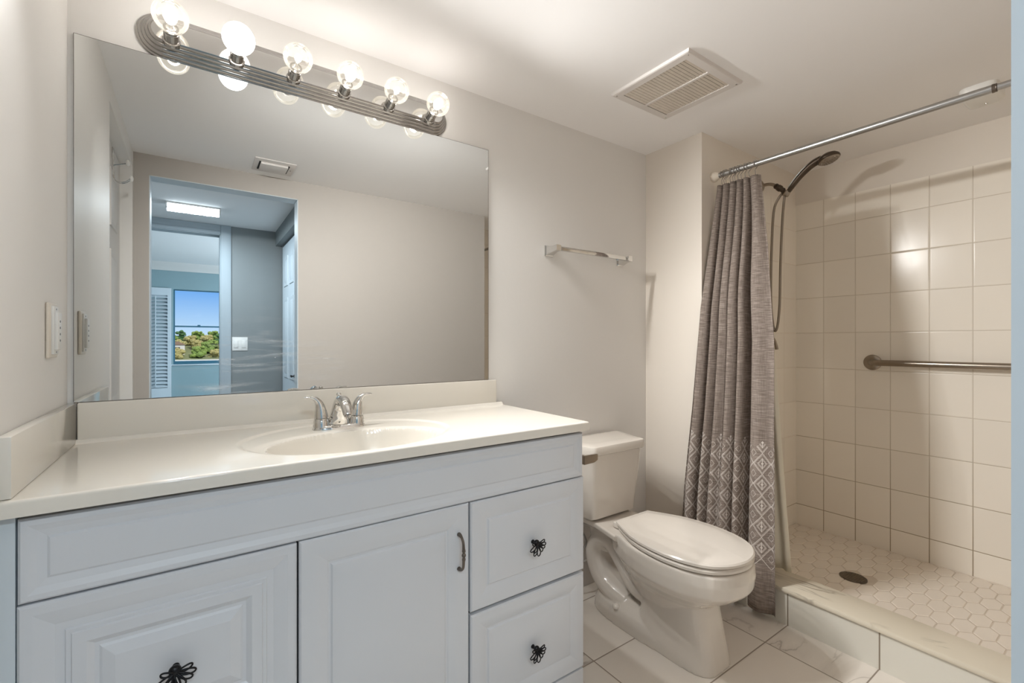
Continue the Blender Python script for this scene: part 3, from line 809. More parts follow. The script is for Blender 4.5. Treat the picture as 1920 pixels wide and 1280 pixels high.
DOOR = [(0.0, TH - 0.004), (0.004, TH), (0.030, TH), (0.042, TH - 0.002), (0.058, TH - 0.006), (0.062, TH - 0.008), (0.066, TH - 0.008), (0.070, TH - 0.004), (0.100, TH + 0.0005)]
SMALL = [(0.0, TH - 0.004), (0.004, TH), (0.024, TH), (0.040, TH - 0.003), (0.052, TH - 0.007), (0.056, TH - 0.007), (0.060, TH - 0.003), (0.066, TH - 0.003), (0.088, TH + 0.0005)]
def front(name, x0, x1, z0, z1, prof):
    bm = bmesh.new(); panel(bm, x0, x1, z0, z1, prof, 0.0, pl)
    o = finish(name, bm, M['cabinet'], V, smooth=12, origin=((x0 + x1) / 2, -0.483, (z0 + z1) / 2))
    return o
front('false_front', 0.0245, 1.2795, 0.7165, 0.8555, FALSE)
dl = front('drawer', 0.0235, 0.4410, 0.360, 0.7125, LEFT)
dl2 = front('drawer', 0.0235, 0.4410, 0.105, 0.3555, SMALL)
dr = front('door', 0.4455, 0.8630, 0.105, 0.7140, DOOR)
d2 = front('drawer', 0.8685, 1.2840, 0.4175, 0.7130, SMALL)
d3 = front('drawer', 0.8685, 1.2840, 0.1070, 0.4085, SMALL)
bm = bmesh.new(); B(bm, 0.0235, 1.284, -0.499, -0.481, 0.0, 0.1005, 0.002); finish('base_rail', bm, M['cabinet'], V)
# filigree drawer knobs: a cap on a post, loops of black wire spraying from it
def loop(bm, c, ang, length, width, lift, r=0.0017):
    pts = []
    for k in range(18):
        a = 2 * PI * k / 18
        u = length * 0.5 * (1 - math.cos(a)); w = width * 0.5 * math.sin(a) * (0.45 + 0.55 * u / length)
        x = c[0] + u * math.cos(ang) - w * math.sin(ang); z = c[2] + u * math.sin(ang) + w * math.cos(ang)
        pts.append((x, c[1] - 0.004 - lift * math.sin(PI * min(u / length * 0.8, 1)), z))
    tube(bm, pts, r, 8, closed=True)
def knob(parent, x, z, s=1.0):
    y = -0.483 - TH - 0.0005
    o = bpy.data.objects.new('tmp', None)
    bm = bmesh.new()
    lathe(bm, [(0.006, 0.0), (0.006, -0.002), (0.004, -0.004), (0.004, -0.018)], (x, y, z), 'Y', 16)
    ball(bm, (x - 0.001, y - 0.020, z + 0.004), 0.0095 * s, 16, (1, 0.75, 0.9))
    c = (x - 0.001, y - 0.020, z + 0.001)
    for ang, L, w, lf in ((-150, 0.030, 0.013, 0.003), (-128, 0.026, 0.011, 0.006), (-112, 0.033, 0.014, 0.003), (-84, 0.034, 0.016, 0.004), (-58, 0.026, 0.014, 0.007),
                          (-28, 0.028, 0.012, 0.005), (-8, 0.030, 0.012, 0.003), (18, 0.026, 0.010, 0.004), (165, 0.020, 0.010, 0.004)):
        loop(bm, c, math.radians(ang), L * s, w * s, lf, 0.0016 * s)
    bpy.data.objects.remove(o)
    k = finish('knob', bm, M['black'], parent, smooth=60)
    k['label'] = 'black wire-loop knob'
    return k
knob(dl, 0.232, 0.536, 1.08); knob(dl2, 0.232, 0.23, 1.0); knob(d2, 1.0765, 0.558); knob(d3, 1.0765, 0.250)
# pewter bar pull on the door
hx, hy = 0.832, -0.483 - TH
bm = bmesh.new()
za, zb = 0.638, 0.548; zm = (za + zb) / 2
tube(bm, [(hx, hy, za), (hx, hy - 0.006, za), (hx, hy - 0.016, za - 0.004), (hx, hy - 0.024, za - 0.014), (hx, hy - 0.026, za - 0.028), (hx, hy - 0.027, zm + 0.010), (hx, hy - 0.027, zm + 0.006), (hx, hy - 0.027, zm + 0.003), (hx, hy - 0.027, zm),
          (hx, hy - 0.027, zm - 0.003), (hx, hy - 0.027, zm - 0.006), (hx, hy - 0.027, zm - 0.010), (hx, hy - 0.026, zb + 0.028), (hx, hy - 0.024, zb + 0.012), (hx, hy - 0.016, zb + 0.003), (hx, hy - 0.006, zb), (hx, hy, zb)],
     [0.0055, 0.005, 0.0034, 0.0034, 0.0038, 0.0048, 0.0034, 0.0048, 0.0056, 0.0048, 0.0034, 0.0048, 0.0038, 0.0034, 0.0034, 0.005, 0.0055], 14, sub=3)
h = finish('handle', bm, M['pewter'], dr, smooth=60); h['label'] = 'dark pewter bar handle'

# ------------------------------------------------------------------ vanity top with the moulded oval basin
CT, CF, CR = 0.892, -0.521, 1.290
vt = thing('countertop', 'glossy cream cultured-marble vanity top with a moulded oval sink', 'countertop', (0.645, -0.26, 0.865))
BX, BYc, BA, BB = 0.615, -0.345, 0.215, 0.134
OX, OYc, OA, OB = 0.622, -0.279, 0.280, 0.214
def top_z(x, y):
    z = CT
    r2 = math.hypot((x - OX) / OA, (y - OYc) / OB)
    z -= 0.004 * sm((1.0 - r2) / 0.06)                        # shallow outer oval step
    r1 = math.hypot((x - BX) / BA, (y - BYc) / BB)
    z -= 0.003 * sm((1.16 - r1) / 0.16)
    if r1 < 1.0:
        z -= 0.140 * (1 - r1 ** 4.2)
    z += 0.010 * (1 - sm((-y - 0.020) / 0.012)) if y > -0.034 else 0     # cove against the backsplash
    e = CF - y
    if y < CF + 0.006: z -= 0.006 - math.sqrt(max(0.006 ** 2 - (CF + 0.006 - y) ** 2, 0))
    if x > CR - 0.004: z -= 0.004 - math.sqrt(max(0.004 ** 2 - (x - CR + 0.004) ** 2, 0))
    return z
xs = [0.002 + (CR - 0.004 - 0.002) * k / 460 for k in range(461)] + [CR - 0.0028, CR - 0.0013, CR - 0.0004, CR]
ys = [CF, CF + 0.0005, CF + 0.0014, CF + 0.0028, CF + 0.0043, CF + 0.006] + [CF + 0.006 + (-0.003 - CF - 0.006) * k / 200 for k in range(1, 201)]
bm = bmesh.new()
grid = [[bm.verts.new((x, y, top_z(x, y))) for y in ys] for x in xs]
for i in range(len(xs) - 1):
    for j in range(len(ys) - 1):
        bm.faces.new((grid[i][j], grid[i + 1][j], grid[i + 1][j + 1], grid[i][j + 1]))
be = [e for e in bm.edges if len(e.link_faces) == 1]
r = bmesh.ops.extrude_edge_only(bm, edges=be)
for v in [g for g in r['geom'] if isinstance(g, bmesh.types.BMVert)]: v.co.z = CT - 0.027
bmesh.ops.recalc_face_normals(bm, faces=bm.faces)
finish('counter_slab', bm, M['counter'], vt, smooth=40, recalc=False)
bm = bmesh.new()
B(bm, 0.021, 1.262, -0.021, -0.0005, 0.868, 0.9925, 0.003, 3); finish('backsplash', bm, M['counter'], vt)
bm = bmesh.new(); B(bm, 0.001, 0.0195, -0.507, -0.0008, CT + 0.0005, 0.9925, 0.0015, 2); finish('side_splash', bm, M['counter'], vt)
bm = bmesh.new(); lathe(bm, [(0.022, 0.0), (0.021, 0.003), (0.012, 0.004), (0.011, 0.001)], (BX, BYc, CT - 0.1465), 'Z', 24); finish('sink_drain', bm, M['chrome'], vt)

# ------------------------------------------------------------------ faucet
FX, FYc, FZ = 0.617, -0.148, CT - 0.004
fc = thing('faucet', 'chrome two-handle centerset faucet behind the sink', 'faucet', (FX, FYc, FZ))
bm = bmesh.new()
def oblong(hx_, hy_, z, n=40, p=0.62):
    return [(FX + hx_ * (abs(math.cos(a)) ** p) * (1 if math.cos(a) >= 0 else -1), FYc + hy_ * (abs(math.sin(a)) ** p) * (1 if math.sin(a) >= 0 else -1), z) for a in [2 * PI * k / n for k in range(n)]]
loft(bm, [oblong(0.075, 0.029, FZ), oblong(0.075, 0.029, FZ + 0.004), oblong(0.071, 0.026, FZ + 0.010), oblong(0.064, 0.020, FZ + 0.013)])
finish('base_plate', bm, M['chrome'], fc, smooth=50)
bm = bmesh.new()
rings = []
path = [((0, 0.006, 0.002), 0.034, 0.026), ((0, 0.004, 0.020), 0.031, 0.025), ((0, 0.002, 0.042), 0.025, 0.023), ((0, -0.002, 0.062), 0.020, 0.021), ((0, -0.014, 0.079), 0.018, 0.018),
        ((0, -0.034, 0.087), 0.0175, 0.014), ((0, -0.056, 0.084), 0.0165, 0.0125), ((0, -0.077, 0.073), 0.0155, 0.0115), ((0, -0.092, 0.057), 0.014, 0.011), ((0, -0.096, 0.050), 0.013, 0.010)]
Pp = catmull([p for p, a, b in path], 4); Aa = [v.x for v in catmull([(a, 0, 0) for p, a, b in path], 4)]; Bb = [v.x for v in catmull([(b, 0, 0) for p, a, b in path], 4)]
for i_, p in enumerate(Pp):
    d = (Pp[min(i_ + 1, len(Pp) - 1)] - Pp[max(i_ - 1, 0)]).normalized()
    side = Vector((1, 0, 0)); nrm = d.cross(side).normalized()
    rings.append([Vector((FX, FYc, FZ)) + p + side * (Aa[i_] * math.cos(2 * PI * k / 24)) + nrm * (Bb[i_] * math.sin(2 * PI * k / 24)) for k in range(24)])
loft(bm, rings); finish('spout', bm, M['chrome'], fc, smooth=60)
bm = bmesh.new(); lathe(bm, [(0.010, 0.0), (0.010, -0.006), (0.0085, -0.007)], (FX, FYc - 0.094, FZ + 0.052), 'Z', 20); finish('aerator', bm, M['chrome_dark'], fc)
for s in (-1, 1):
    hxp = FX + s * 0.051
    bm = bmesh.new()
    lathe(bm, [(0.0235, 0.004), (0.0215, 0.020), (0.0195, 0.0325), (0.0185, 0.0335)], (hxp, FYc, FZ), 'Z', 28)
    finish('handle_base', bm, M['chrome'], fc, smooth=50)
    bm = bmesh.new()
    rings = []
    pth = [((0, 0.0), 0.0195, 0.0195), ((0.001, 0.014), 0.0175, 0.018), ((0.003, 0.028), 0.0145, 0.0155), ((0.008, 0.041), 0.0105, 0.0125), ((0.017, 0.051), 0.0070, 0.0100), ((0.028, 0.055), 0.0045, 0.0085), ((0.040, 0.0555), 0.0033, 0.0075), ((0.047, 0.0545), 0.0018, 0.004)]
    Pp = catmull([(s * a, 0, 0.0345 + b) for (a, b), p, q in pth], 4); Aa = [v.x for v in catmull([(p, 0, 0) for _, p, q in pth], 4)]; Bb = [v.x for v in catmull([(q, 0, 0) for _, p, q in pth], 4)]
    for i_, p in enumerate(Pp):
        d = (Pp[min(i_ + 1, len(Pp) - 1)] - Pp[max(i_ - 1, 0)]).normalized()
        side = Vector((0, 1, 0)); nrm = d.cross(side).normalized()
        rings.append([Vector((hxp, FYc, FZ)) + Vector((p.x, p.y, 0.0345 + (p.z - 0.0345) * 1.10)) + side * (Bb[i_] * math.cos(2 * PI * k / 20)) + nrm * (Aa[i_] * math.sin(2 * PI * k / 20)) for k in range(20)])
    loft(bm, rings); finish('lever_handle', bm, M['chrome'], fc, smooth=60)
bm = bmesh.new()
tube(bm, [(FX + 0.004, FYc + 0.022, FZ + 0.01), (FX + 0.004, FYc + 0.022, FZ + 0.088)], 0.0022, 10)
lathe(bm, [(0.003, 0.084), (0.0055, 0.088), (0.0065, 0.094), (0.0075, 0.097), (0.006, 0.101), (0.002, 0.103)], (FX + 0.004, FYc + 0.022, FZ), 'Z', 18)
finish('lift_rod', bm, M['chrome'], fc, smooth=60)

# ------------------------------------------------------------------ timer switch on the left wall
ts = thing('timer_switch', 'white push-button timer switch plate on the left wall beside the mirror', 'light switch', (0, -0.168, 1.17))
bm = bmesh.new(); B(bm, 0.0005, 0.0065, -0.207, -0.133, 1.110, 1.230, 0.003, 3); finish('wall_plate', bm, M['ivory'], ts)
bm = bmesh.new(); B(bm, 0.006, 0.011, -0.190, -0.150, 1.118, 1.223, 0.0015); finish('switch_body', bm, M['plastic'], ts)
bm = bmesh.new(); B(bm, 0.0105, 0.017, -0.186, -0.154, 1.128, 1.210, 0.002); finish('button_panel', bm, M['plastic'], ts)
for zz in (1.190, 1.176, 1.162, 1.148):
    bm = bmesh.new(); lathe(bm, [(0.0025, 0.0), (0.0025, 0.0009)], (0.0168, -0.170, zz), 'X', 12); finish('button', bm, M['button'], ts)
for zz in (1.2165, 1.1225):
    bm = bmesh.new(); lathe(bm, [(0.002, 0.0), (0.002, 0.0008)], (0.0108, -0.170, zz), 'X', 10); finish('screw', bm, M['button'], ts)

# ------------------------------------------------------------------ towel bar
tb = thing('towel_bar', 'square chrome towel bar on the wall above the toilet', 'towel rail', (1.78, 0, 1.547))
def sq(x, y, z, h): return [(x - h, y, z - h), (x + h, y, z - h), (x + h, y, z + h), (x - h, y, z + h)]
for xx in (1.549, 2.010):
    bm = bmesh.new()
    loft(bm, [sq(xx, -0.0005, 1.547, 0.023), sq(xx, -0.006, 1.547, 0.023), sq(xx, -0.010, 1.547, 0.019), sq(xx, -0.045, 1.550, 0.0125), sq(xx, -0.072, 1.552, 0.0125)])
    finish('bracket', bm, M['chrome'], tb, smooth=20)
box('rail', M['chrome'], 1.560, 2.000, -0.066, -0.050, 1.543, 1.561, 0.001, tb)

# ------------------------------------------------------------------ ceiling vents
def grille(x0, x1, y0, y1):
    g_ = thing('exhaust_vent', 'square white louvred exhaust grille on the ceiling near the shower', 'vent', ((x0 + x1) / 2, (y0 + y1) / 2, CZ))
    bm = bmesh.new()
    fr = 0.034; zb, zt = CZ - 0.011, CZ
    pl_ = lambda u, v, h: (u, v, CZ - h)
    # frame ring as mitred profile, hollow in the middle
    prof = [(0, 0.0), (0.002, 0.009), (0.006, 0.011), (fr, 0.011), (fr, 0.003)]
    rings = [[(x0 + i_, y0 + i_, CZ - h), (x1 - i_, y0 + i_, CZ - h), (x1 - i_, y1 - i_, CZ - h), (x0 + i_, y1 - i_, CZ - h)] for i_, h in prof]
    loft(bm, rings, cap=False)
    xm = (x0 + x1) / 2
    B(bm, xm - 0.005, xm + 0.005, y0 + fr, y1 - fr, CZ - 0.0112, CZ - 0.002)
    finish('vent_frame', bm, M['vent'], g_, smooth=20)
    bm = bmesh.new(); n = 20
    for k in range(n):
        yy = y0 + fr + (y1 - y0 - 2 * fr) * (k + 0.5) / n
        for a, b in ((x0 + fr, xm - 0.005), (xm + 0.005, x1 - fr)):
            vs = B(bm, a, b, -0.0052, 0.0052, -0.0006, 0.0006)
            bmesh.ops.rotate(bm, verts=vs, cent=(0, 0, 0), matrix=Matrix.Rotation(math.radians(-14), 3, 'X'))
            bmesh.ops.translate(bm, verts=vs, vec=(0, yy, CZ - 0.0075))
    finish('slats', bm, M['vent_dusty'], g_, smooth=0)
    bm = bmesh.new(); B(bm, x0 + fr, x1 - fr, y0 + fr, y1 - fr, CZ - 0.002, CZ - 0.0006); finish('opening_shade', bm, M['duct'], g_)  # dark sheet, the shade behind the slats put into its colour
    for xx in (x0 + 0.016, x1 - 0.016):
        for yy in (y0 + 0.016, y1 - 0.016):
            bm = bmesh.new(); lathe(bm, [(0.004, -0.0105), (0.0035, -0.0125), (0.001, -0.013)], (xx, yy, CZ), 'Z', 12); finish('screw', bm, M['chrome'], g_)
grille(1.618, 1.958, -0.655, -0.308)
rg = thing('ceiling_register', 'small white cover plate vent on the ceiling near the doorway, seen in the mirror', 'vent', (0.625, -1.31, CZ))
bm = bmesh.new(); B(bm, 0.525, 0.727, -1.41, -1.205, CZ - 0.006, CZ, 0.002); finish('cover_plate', bm, M['vent'], rg)
bm = bmesh.new(); B(bm, 0.556, 0.690, -1.375, -1.245, CZ - 0.018, CZ - 0.006, 0.002); finish('damper', bm, M['vent'], rg)
for a in ((0.548, 0.556, -1.375, -1.245), (0.690, 0.698, -1.375, -1.245)):
    bm = bmesh.new(); B(bm, *a, CZ - 0.008, CZ - 0.0055); finish('slot', bm, M['dark'], rg)
bm = bmesh.new(); B(bm, 0.708, 0.713, -1.315, -1.31, CZ - 0.0075, CZ - 0.0055); finish('screw', bm, M['dark'], rg)
# ceiling unit over the shower
cu = thing('ceiling_sensor', 'small rounded white box on the ceiling above the shower', 'ceiling sensor', (2.83, -1.155, CZ))
bm = bmesh.new()
def rrect(cx, cy, hx_, hy_, r, z, n=8):
    pts = []
    for qx, qy, a0 in ((1, 1, 0), (-1, 1, 90), (-1, -1, 180), (1, -1, 270)):
        for k in range(n + 1):
            a = math.radians(a0 + 90 * k / n); pts.append((cx + qx * (hx_ - r) + r * math.cos(a), cy + qy * (hy_ - r) + r * math.sin(a), z))
    return pts
loft(bm, [rrect(2.80, -1.155, 0.085, 0.055, 0.03, CZ), rrect(2.80, -1.155, 0.085, 0.055, 0.03, CZ - 0.022), rrect(2.80, -1.155, 0.078, 0.048, 0.025, CZ - 0.034), rrect(2.80, -1.155, 0.066, 0.038, 0.02, CZ - 0.037)])
finish('cover', bm, M['plastic'], cu, smooth=50)
bm = bmesh.new(); lathe(bm, [(0.0055, -0.0365), (0.005, -0.039), (0.002, -0.041)], (2.845, -1.16, CZ), 'Z', 14); finish('indicator', bm, M['chrome'], cu)

# ------------------------------------------------------------------ toilet
TX = 1.762
to = thing('toilet', 'white elongated two-piece toilet beside the vanity, lid closed', 'toilet', (TX, -0.35, 0))
def width_at(s):      # s = 0 at the tip, 1 at the back hinge line, lid outline half width
    tab = [(0, 0.0), (0.004, 0.028), (0.02, 0.062), (0.05, 0.094), (0.1, 0.127), (0.18, 0.154), (0.28, 0.172), (0.40, 0.181), (0.52, 0.181), (0.64, 0.174), (0.76, 0.158), (0.88, 0.130), (1.0, 0.098)]
    return lerp_tab(tab, s)[0]
def egg(yf, yb, z, w=1.0, n=30, shrink=0.0, minw=0.0):
    L = yb - yf; pts = []
    ss = [(1 - math.cos(PI * k / n)) / 2 for k in range(n + 1)]
    right = []
    for s in ss:
        h_ = max(width_at(s) * w - shrink, minw if s > 0 else 0)
        right.append((TX + max(h_, 0.0006), yf + L * s, z))
    left = [(2 * TX - x, y, z) for x, y, z in right]
    return right + left[::-1]
# lid: broad plate with an inner raised field
def lidring(sh_, z): return egg(-0.778 + sh_, -0.292 - sh_ * 0.6, z, 1.0, shrink=sh_)
bm = bmesh.new()
loft(bm, [lidring(0.003, 0.4065), lidring(0.0, 0.409), lidring(0.0, 0.417), lidring(0.004, 0.4215), lidring(0.022, 0.4235), lidring(0.026, 0.4250), lidring(0.05, 0.4268), lidring(0.09, 0.4285)])
finish('lid', bm, M['seat'], to, smooth=35)
bm = bmesh.new()
def seatring(sh_, z): return egg(-0.776 + sh_, -0.305, z, 1.0, shrink=sh_)
loft(bm, [seatring(0.008, 0.3855), seatring(0.001, 0.389), seatring(0.0, 0.398), seatring(0.004, 0.4035)])
finish('seat', bm, M['seat'], to, smooth=35)
for s in (-1, 1):
    bm = bmesh.new(); B(bm, TX + s * 0.075 - 0.018, TX + s * 0.075 + 0.018, -0.300, -0.268, 0.384, 0.409, 0.006, 3); finish('hinge', bm, M['seat'], to)
# bowl and pedestal, fused
bm = bmesh.new()
def bowlring(z, yf, yb, w): return egg(yf, yb, z, w)
loft(bm, [bowlring(0.383, -0.774, -0.275, 0.985), bowlring(0.376, -0.779, -0.272, 1.005), bowlring(0.345, -0.781, -0.272, 1.02), bowlring(0.305, -0.776, -0.275, 1.01), bowlring(0.293, -0.766, -0.28, 0.97),
          bowlring(0.272, -0.742, -0.29, 0.88), bowlring(0.245, -0.70, -0.30, 0.74), bowlring(0.215, -0.655, -0.31, 0.60), bowlring(0.17, -0.62, -0.33, 0.50), bowlring(0.12, -0.60, -0.36, 0.42)])
def ped(z, yf, yb, hw_, n=36, p=0.55):
    cy_ = (yf + yb) / 2; hl_ = (yb - yf) / 2
    return [(TX + hw_ * abs(math.cos(a)) ** p * (1 if math.cos(a) >= 0 else -1), cy_ + hl_ * abs(math.sin(a)) ** p * (1 if math.sin(a) >= 0 else -1), z) for a in [2 * PI * k / n for k in range(n)]]
loft(bm, [ped(0.0, -0.692, -0.36, 0.100), ped(0.02, -0.689, -0.36, 0.099), ped(0.10, -0.672, -0.375, 0.094), ped(0.18, -0.655, -0.39, 0.091), ped(0.26, -0.645, -0.40, 0.092)])
loft(bm, [ped(0.0, -0.60, -0.115, 0.108, p=0.7), ped(0.035, -0.60, -0.118, 0.106, p=0.7), ped(0.062, -0.59, -0.13, 0.095, p=0.7), ped(0.085, -0.58, -0.15, 0.075, p=0.7), ped(0.10, -0.56, -0.18, 0.05, p=0.7)])
# deck below the tank
def deck(z, w0, w1, y0=-0.045, y1=-0.33):
    return [(TX - w0, y0, z), (TX + w0, y0, z), (TX + w0, (y0 + y1) / 2, z), (TX + w1, y1, z), (TX - w1, y1, z), (TX - w0, (y0 + y1) / 2, z)]
loft(bm, [deck(0.383, 0.118, 0.15), deck(0.362, 0.116, 0.148), deck(0.345, 0.095, 0.12)])
loft(bm, [ped(0.36, -0.25, -0.06, 0.070, p=0.8), ped(0.30, -0.24, -0.07, 0.060, p=0.8), ped(0.24, -0.23, -0.08, 0.055, p=0.8)])
# trapway: down from the bowl, up over the bend, down the back into the foot
tube(bm, [(TX, -0.46, 0.20), (TX, -0.40, 0.155), (TX, -0.33, 0.165), (TX, -0.27, 0.225), (TX, -0.205, 0.285), (TX, -0.145, 0.275), (TX, -0.115, 0.225), (TX, -0.125, 0.165), (TX, -0.165, 0.115), (TX, -0.23, 0.085), (TX, -0.30, 0.07)],
     [0.045, 0.050, 0.047, 0.044, 0.046, 0.050, 0.052, 0.052, 0.053, 0.055, 0.05], 20, sub=4, flat=(1.55, 1.0))
bo = finish('bowl', bm, M['porcelain'], to, smooth=0)
rm = bo.modifiers.new('fuse', 'REMESH'); rm.mode = 'VOXEL'; rm.voxel_size = 0.0038; rm.use_smooth_shade = True
s_ = bo.modifiers.new('soften', 'SMOOTH'); s_.factor = 0.5; s_.iterations = 3
bm = bmesh.new(); lathe(bm, [(0.017, 0.0), (0.0165, 0.006), (0.012, 0.013), (0.004, 0.016)], (TX - 0.087, -0.285, 0.062), 'Z', 20)
finish('bolt_cap', bm, M['porcelain'], to, smooth=50)
# tank, tapered towards its foot
def tank(z, xh, yf, yb=-0.022, r=0.03, taper=0.03):
    pts = []
    for sx in (1, -1):
        pass
    cs = [(TX + xh, yb), (TX + xh - taper, yf), (TX - xh + taper, yf), (TX - xh, yb)]
    # rounded polygon
    out = []
    for k in range(4):
        p0 = Vector(cs[k - 1]); p1 = Vector(cs[k]); p2 = Vector(cs[(k + 1) % 4])
        a = p1 + (p0 - p1).normalized() * r; b = p1 + (p2 - p1).normalized() * r
        for j in range(7):
            t = j / 6; q = a * (1 - t) ** 2 + p1 * 2 * t * (1 - t) + b * t * t
            out.append((q.x, q.y, z))
    return out
bm = bmesh.new()
loft(bm, [tank(0.392, 0.150, -0.190, r=0.02, taper=0.02), tank(0.386, 0.135, -0.175, r=0.02, taper=0.02)][::-1] + [tank(0.397, 0.155, -0.198, r=0.022, taper=0.024), tank(0.46, 0.172, -0.204, r=0.03, taper=0.034), tank(0.56, 0.194, -0.212, taper=0.044), tank(0.66, 0.208, -0.219, taper=0.052), tank(0.676, 0.210, -0.220, taper=0.054)])
finish('tank', bm, M['porcelain'], to, smooth=35)
bm = bmesh.new()
loft(bm, [tank(0.672, 0.216, -0.226, -0.016, 0.02, 0.058), tank(0.676, 0.221, -0.232, -0.014, 0.02, 0.06), tank(0.702, 0.221, -0.232, -0.014, 0.02, 0.06), tank(0.709, 0.217, -0.228, -0.017, 0.02, 0.058), tank(0.712, 0.208, -0.218, -0.024, 0.02, 0.055), tank(0.714, 0.17, -0.18, -0.05, 0.02, 0.045)])
finish('tank_lid', bm, M['porcelain'], to, smooth=35)
bm = bmesh.new()
loft(bm, [[(1.535, -0.222, 0.655), (1.535, -0.222, 0.688), (1.535, -0.242, 0.690), (1.535, -0.242, 0.653)], [(1.583, -0.236, 0.660), (1.583, -0.236, 0.690), (1.583, -0.252, 0.692), (1.583, -0.252, 0.658)], [(1.603, -0.236, 0.668), (1.603, -0.236, 0.690), (1.603, -0.252, 0.691), (1.603, -0.252, 0.667)]])
bmesh.ops.bevel(bm, geom=list(bm.edges), offset=0.002, segments=2, affect='EDGES')
h = finish('flush_lever', bm, M['nickel'], to, smooth=40); h['label'] = 'brushed nickel flush lever'
# supply hose and stop valve
sv = thing('supply_hose', 'braided water supply hose with stop valve behind the toilet', 'hose', (1.62, -0.02, 0.2))
bm = bmesh.new(); tube(bm, [(1.640, -0.10, 0.384), (1.645, -0.095, 0.33), (1.685, -0.085, 0.285), (1.703, -0.078, 0.243), (1.680, -0.072, 0.205), (1.640, -0.062, 0.198), (1.610, -0.058, 0.20)], 0.0045, 10, sub=6)
finish('braided_hose', bm, M['steel'], sv, smooth=60)
bm = bmesh.new(); lathe(bm, [(0.022, -0.0125), (0.020, -0.018), (0.008, -0.020), (0.008, -0.045), (0.011, -0.046), (0.011, -0.072)], (1.60, 0, 0.20), 'Y', 20); finish('stop_valve', bm, M['chrome'], sv, smooth=40)

# ------------------------------------------------------------------ shower rod, rings, curtain, liner
RX, RZc = 2.302, 1.934
rod = thing('shower_rod', 'long tension curtain rod across the shower opening', 'curtain rod', (RX, YS, RZc))
bm = bmesh.new(); lathe(bm, [(0.0125, YS - 0.03), (0.0125, -1.258)], (RX, 0, RZc), 'Y', 24); finish('outer_tube', bm, M['steel'], rod, smooth=50)
bm = bmesh.new(); lathe(bm, [(0.0105, -1.25), (0.0105, YE + 0.02)], (RX, 0, RZc), 'Y', 24); finish('inner_tube', bm, M['steel'], rod, smooth=50)
bm = bmesh.new(); lathe(bm, [(0.0105, -1.257), (0.0135, -1.258), (0.0135, -1.263), (0.0125, -1.265), (0.0132, -1.268), (0.0105, -1.270)], (RX, 0, RZc), 'Y', 24); finish('collar', bm, M['pewter'], rod, smooth=50)
bm = bmesh.new(); lathe(bm, [(0.022, YS), (0.024, YS - 0.006), (0.024, YS - 0.014), (0.020, YS - 0.022), (0.014, YS - 0.034), (0.0128, YS - 0.036)], (RX, 0, RZc), 'Y', 28)
h = finish('end_cap', bm, M['ivory'], rod, smooth=50); h['label'] = 'white rubber end cap'
bm = bmesh.new(); lathe(bm, [(0.0105, YE + 0.036), (0.020, YE + 0.022), (0.024, YE + 0.010), (0.022, YE)], (RX, 0, RZc), 'Y', 28); finish('end_cap', bm, M['ivory'], rod, smooth=50)

ring0 = None
ring_y = [-0.372, -0.383, -0.392, -0.412, -0.425, -0.434, -0.449, -0.464, -0.482, -0.500, -0.528]
for k, yy in enumerate(ring_y):
    if ring0 is None:
        ring0 = thing('curtain_ring', 'chrome roller ring holding the curtain on the shower rod', 'curtain ring', (RX, yy, RZc), 'curtain rings bunched on the shower rod')
        bm = bmesh.new()
        tube(bm, [(RX + 0.0165 * math.sin(a) , yy, RZc + 0.001 + 0.0165 * math.cos(a)) for a in [math.radians(-150 + 300 * j / 20) for j in range(21)]]
             + [(RX - 0.004, yy, RZc - 0.028), (RX + 0.0, yy, RZc - 0.046), (RX + 0.010, yy, RZc - 0.050), (RX + 0.013, yy, RZc - 0.042)], 0.0014, 8)
        finish('ring_wire', bm, M['chrome_dark'], ring0, smooth=60)
        bm = bmesh.new()
        for a in (-40, 0, 40):
            ball(bm, (RX + 0.0155 * math.sin(math.radians(a)), yy, RZc + 0.0015 + 0.0155 * math.cos(math.radians(a))), 0.0028, 10)
        finish('roller_balls', bm, M['chrome'], ring0, smooth=60)
    else:
        c = copy_tree(ring0); c.location = (RX, yy, RZc); c.rotation_euler = (0, 0, math.radians(random.uniform(-22, 22)))

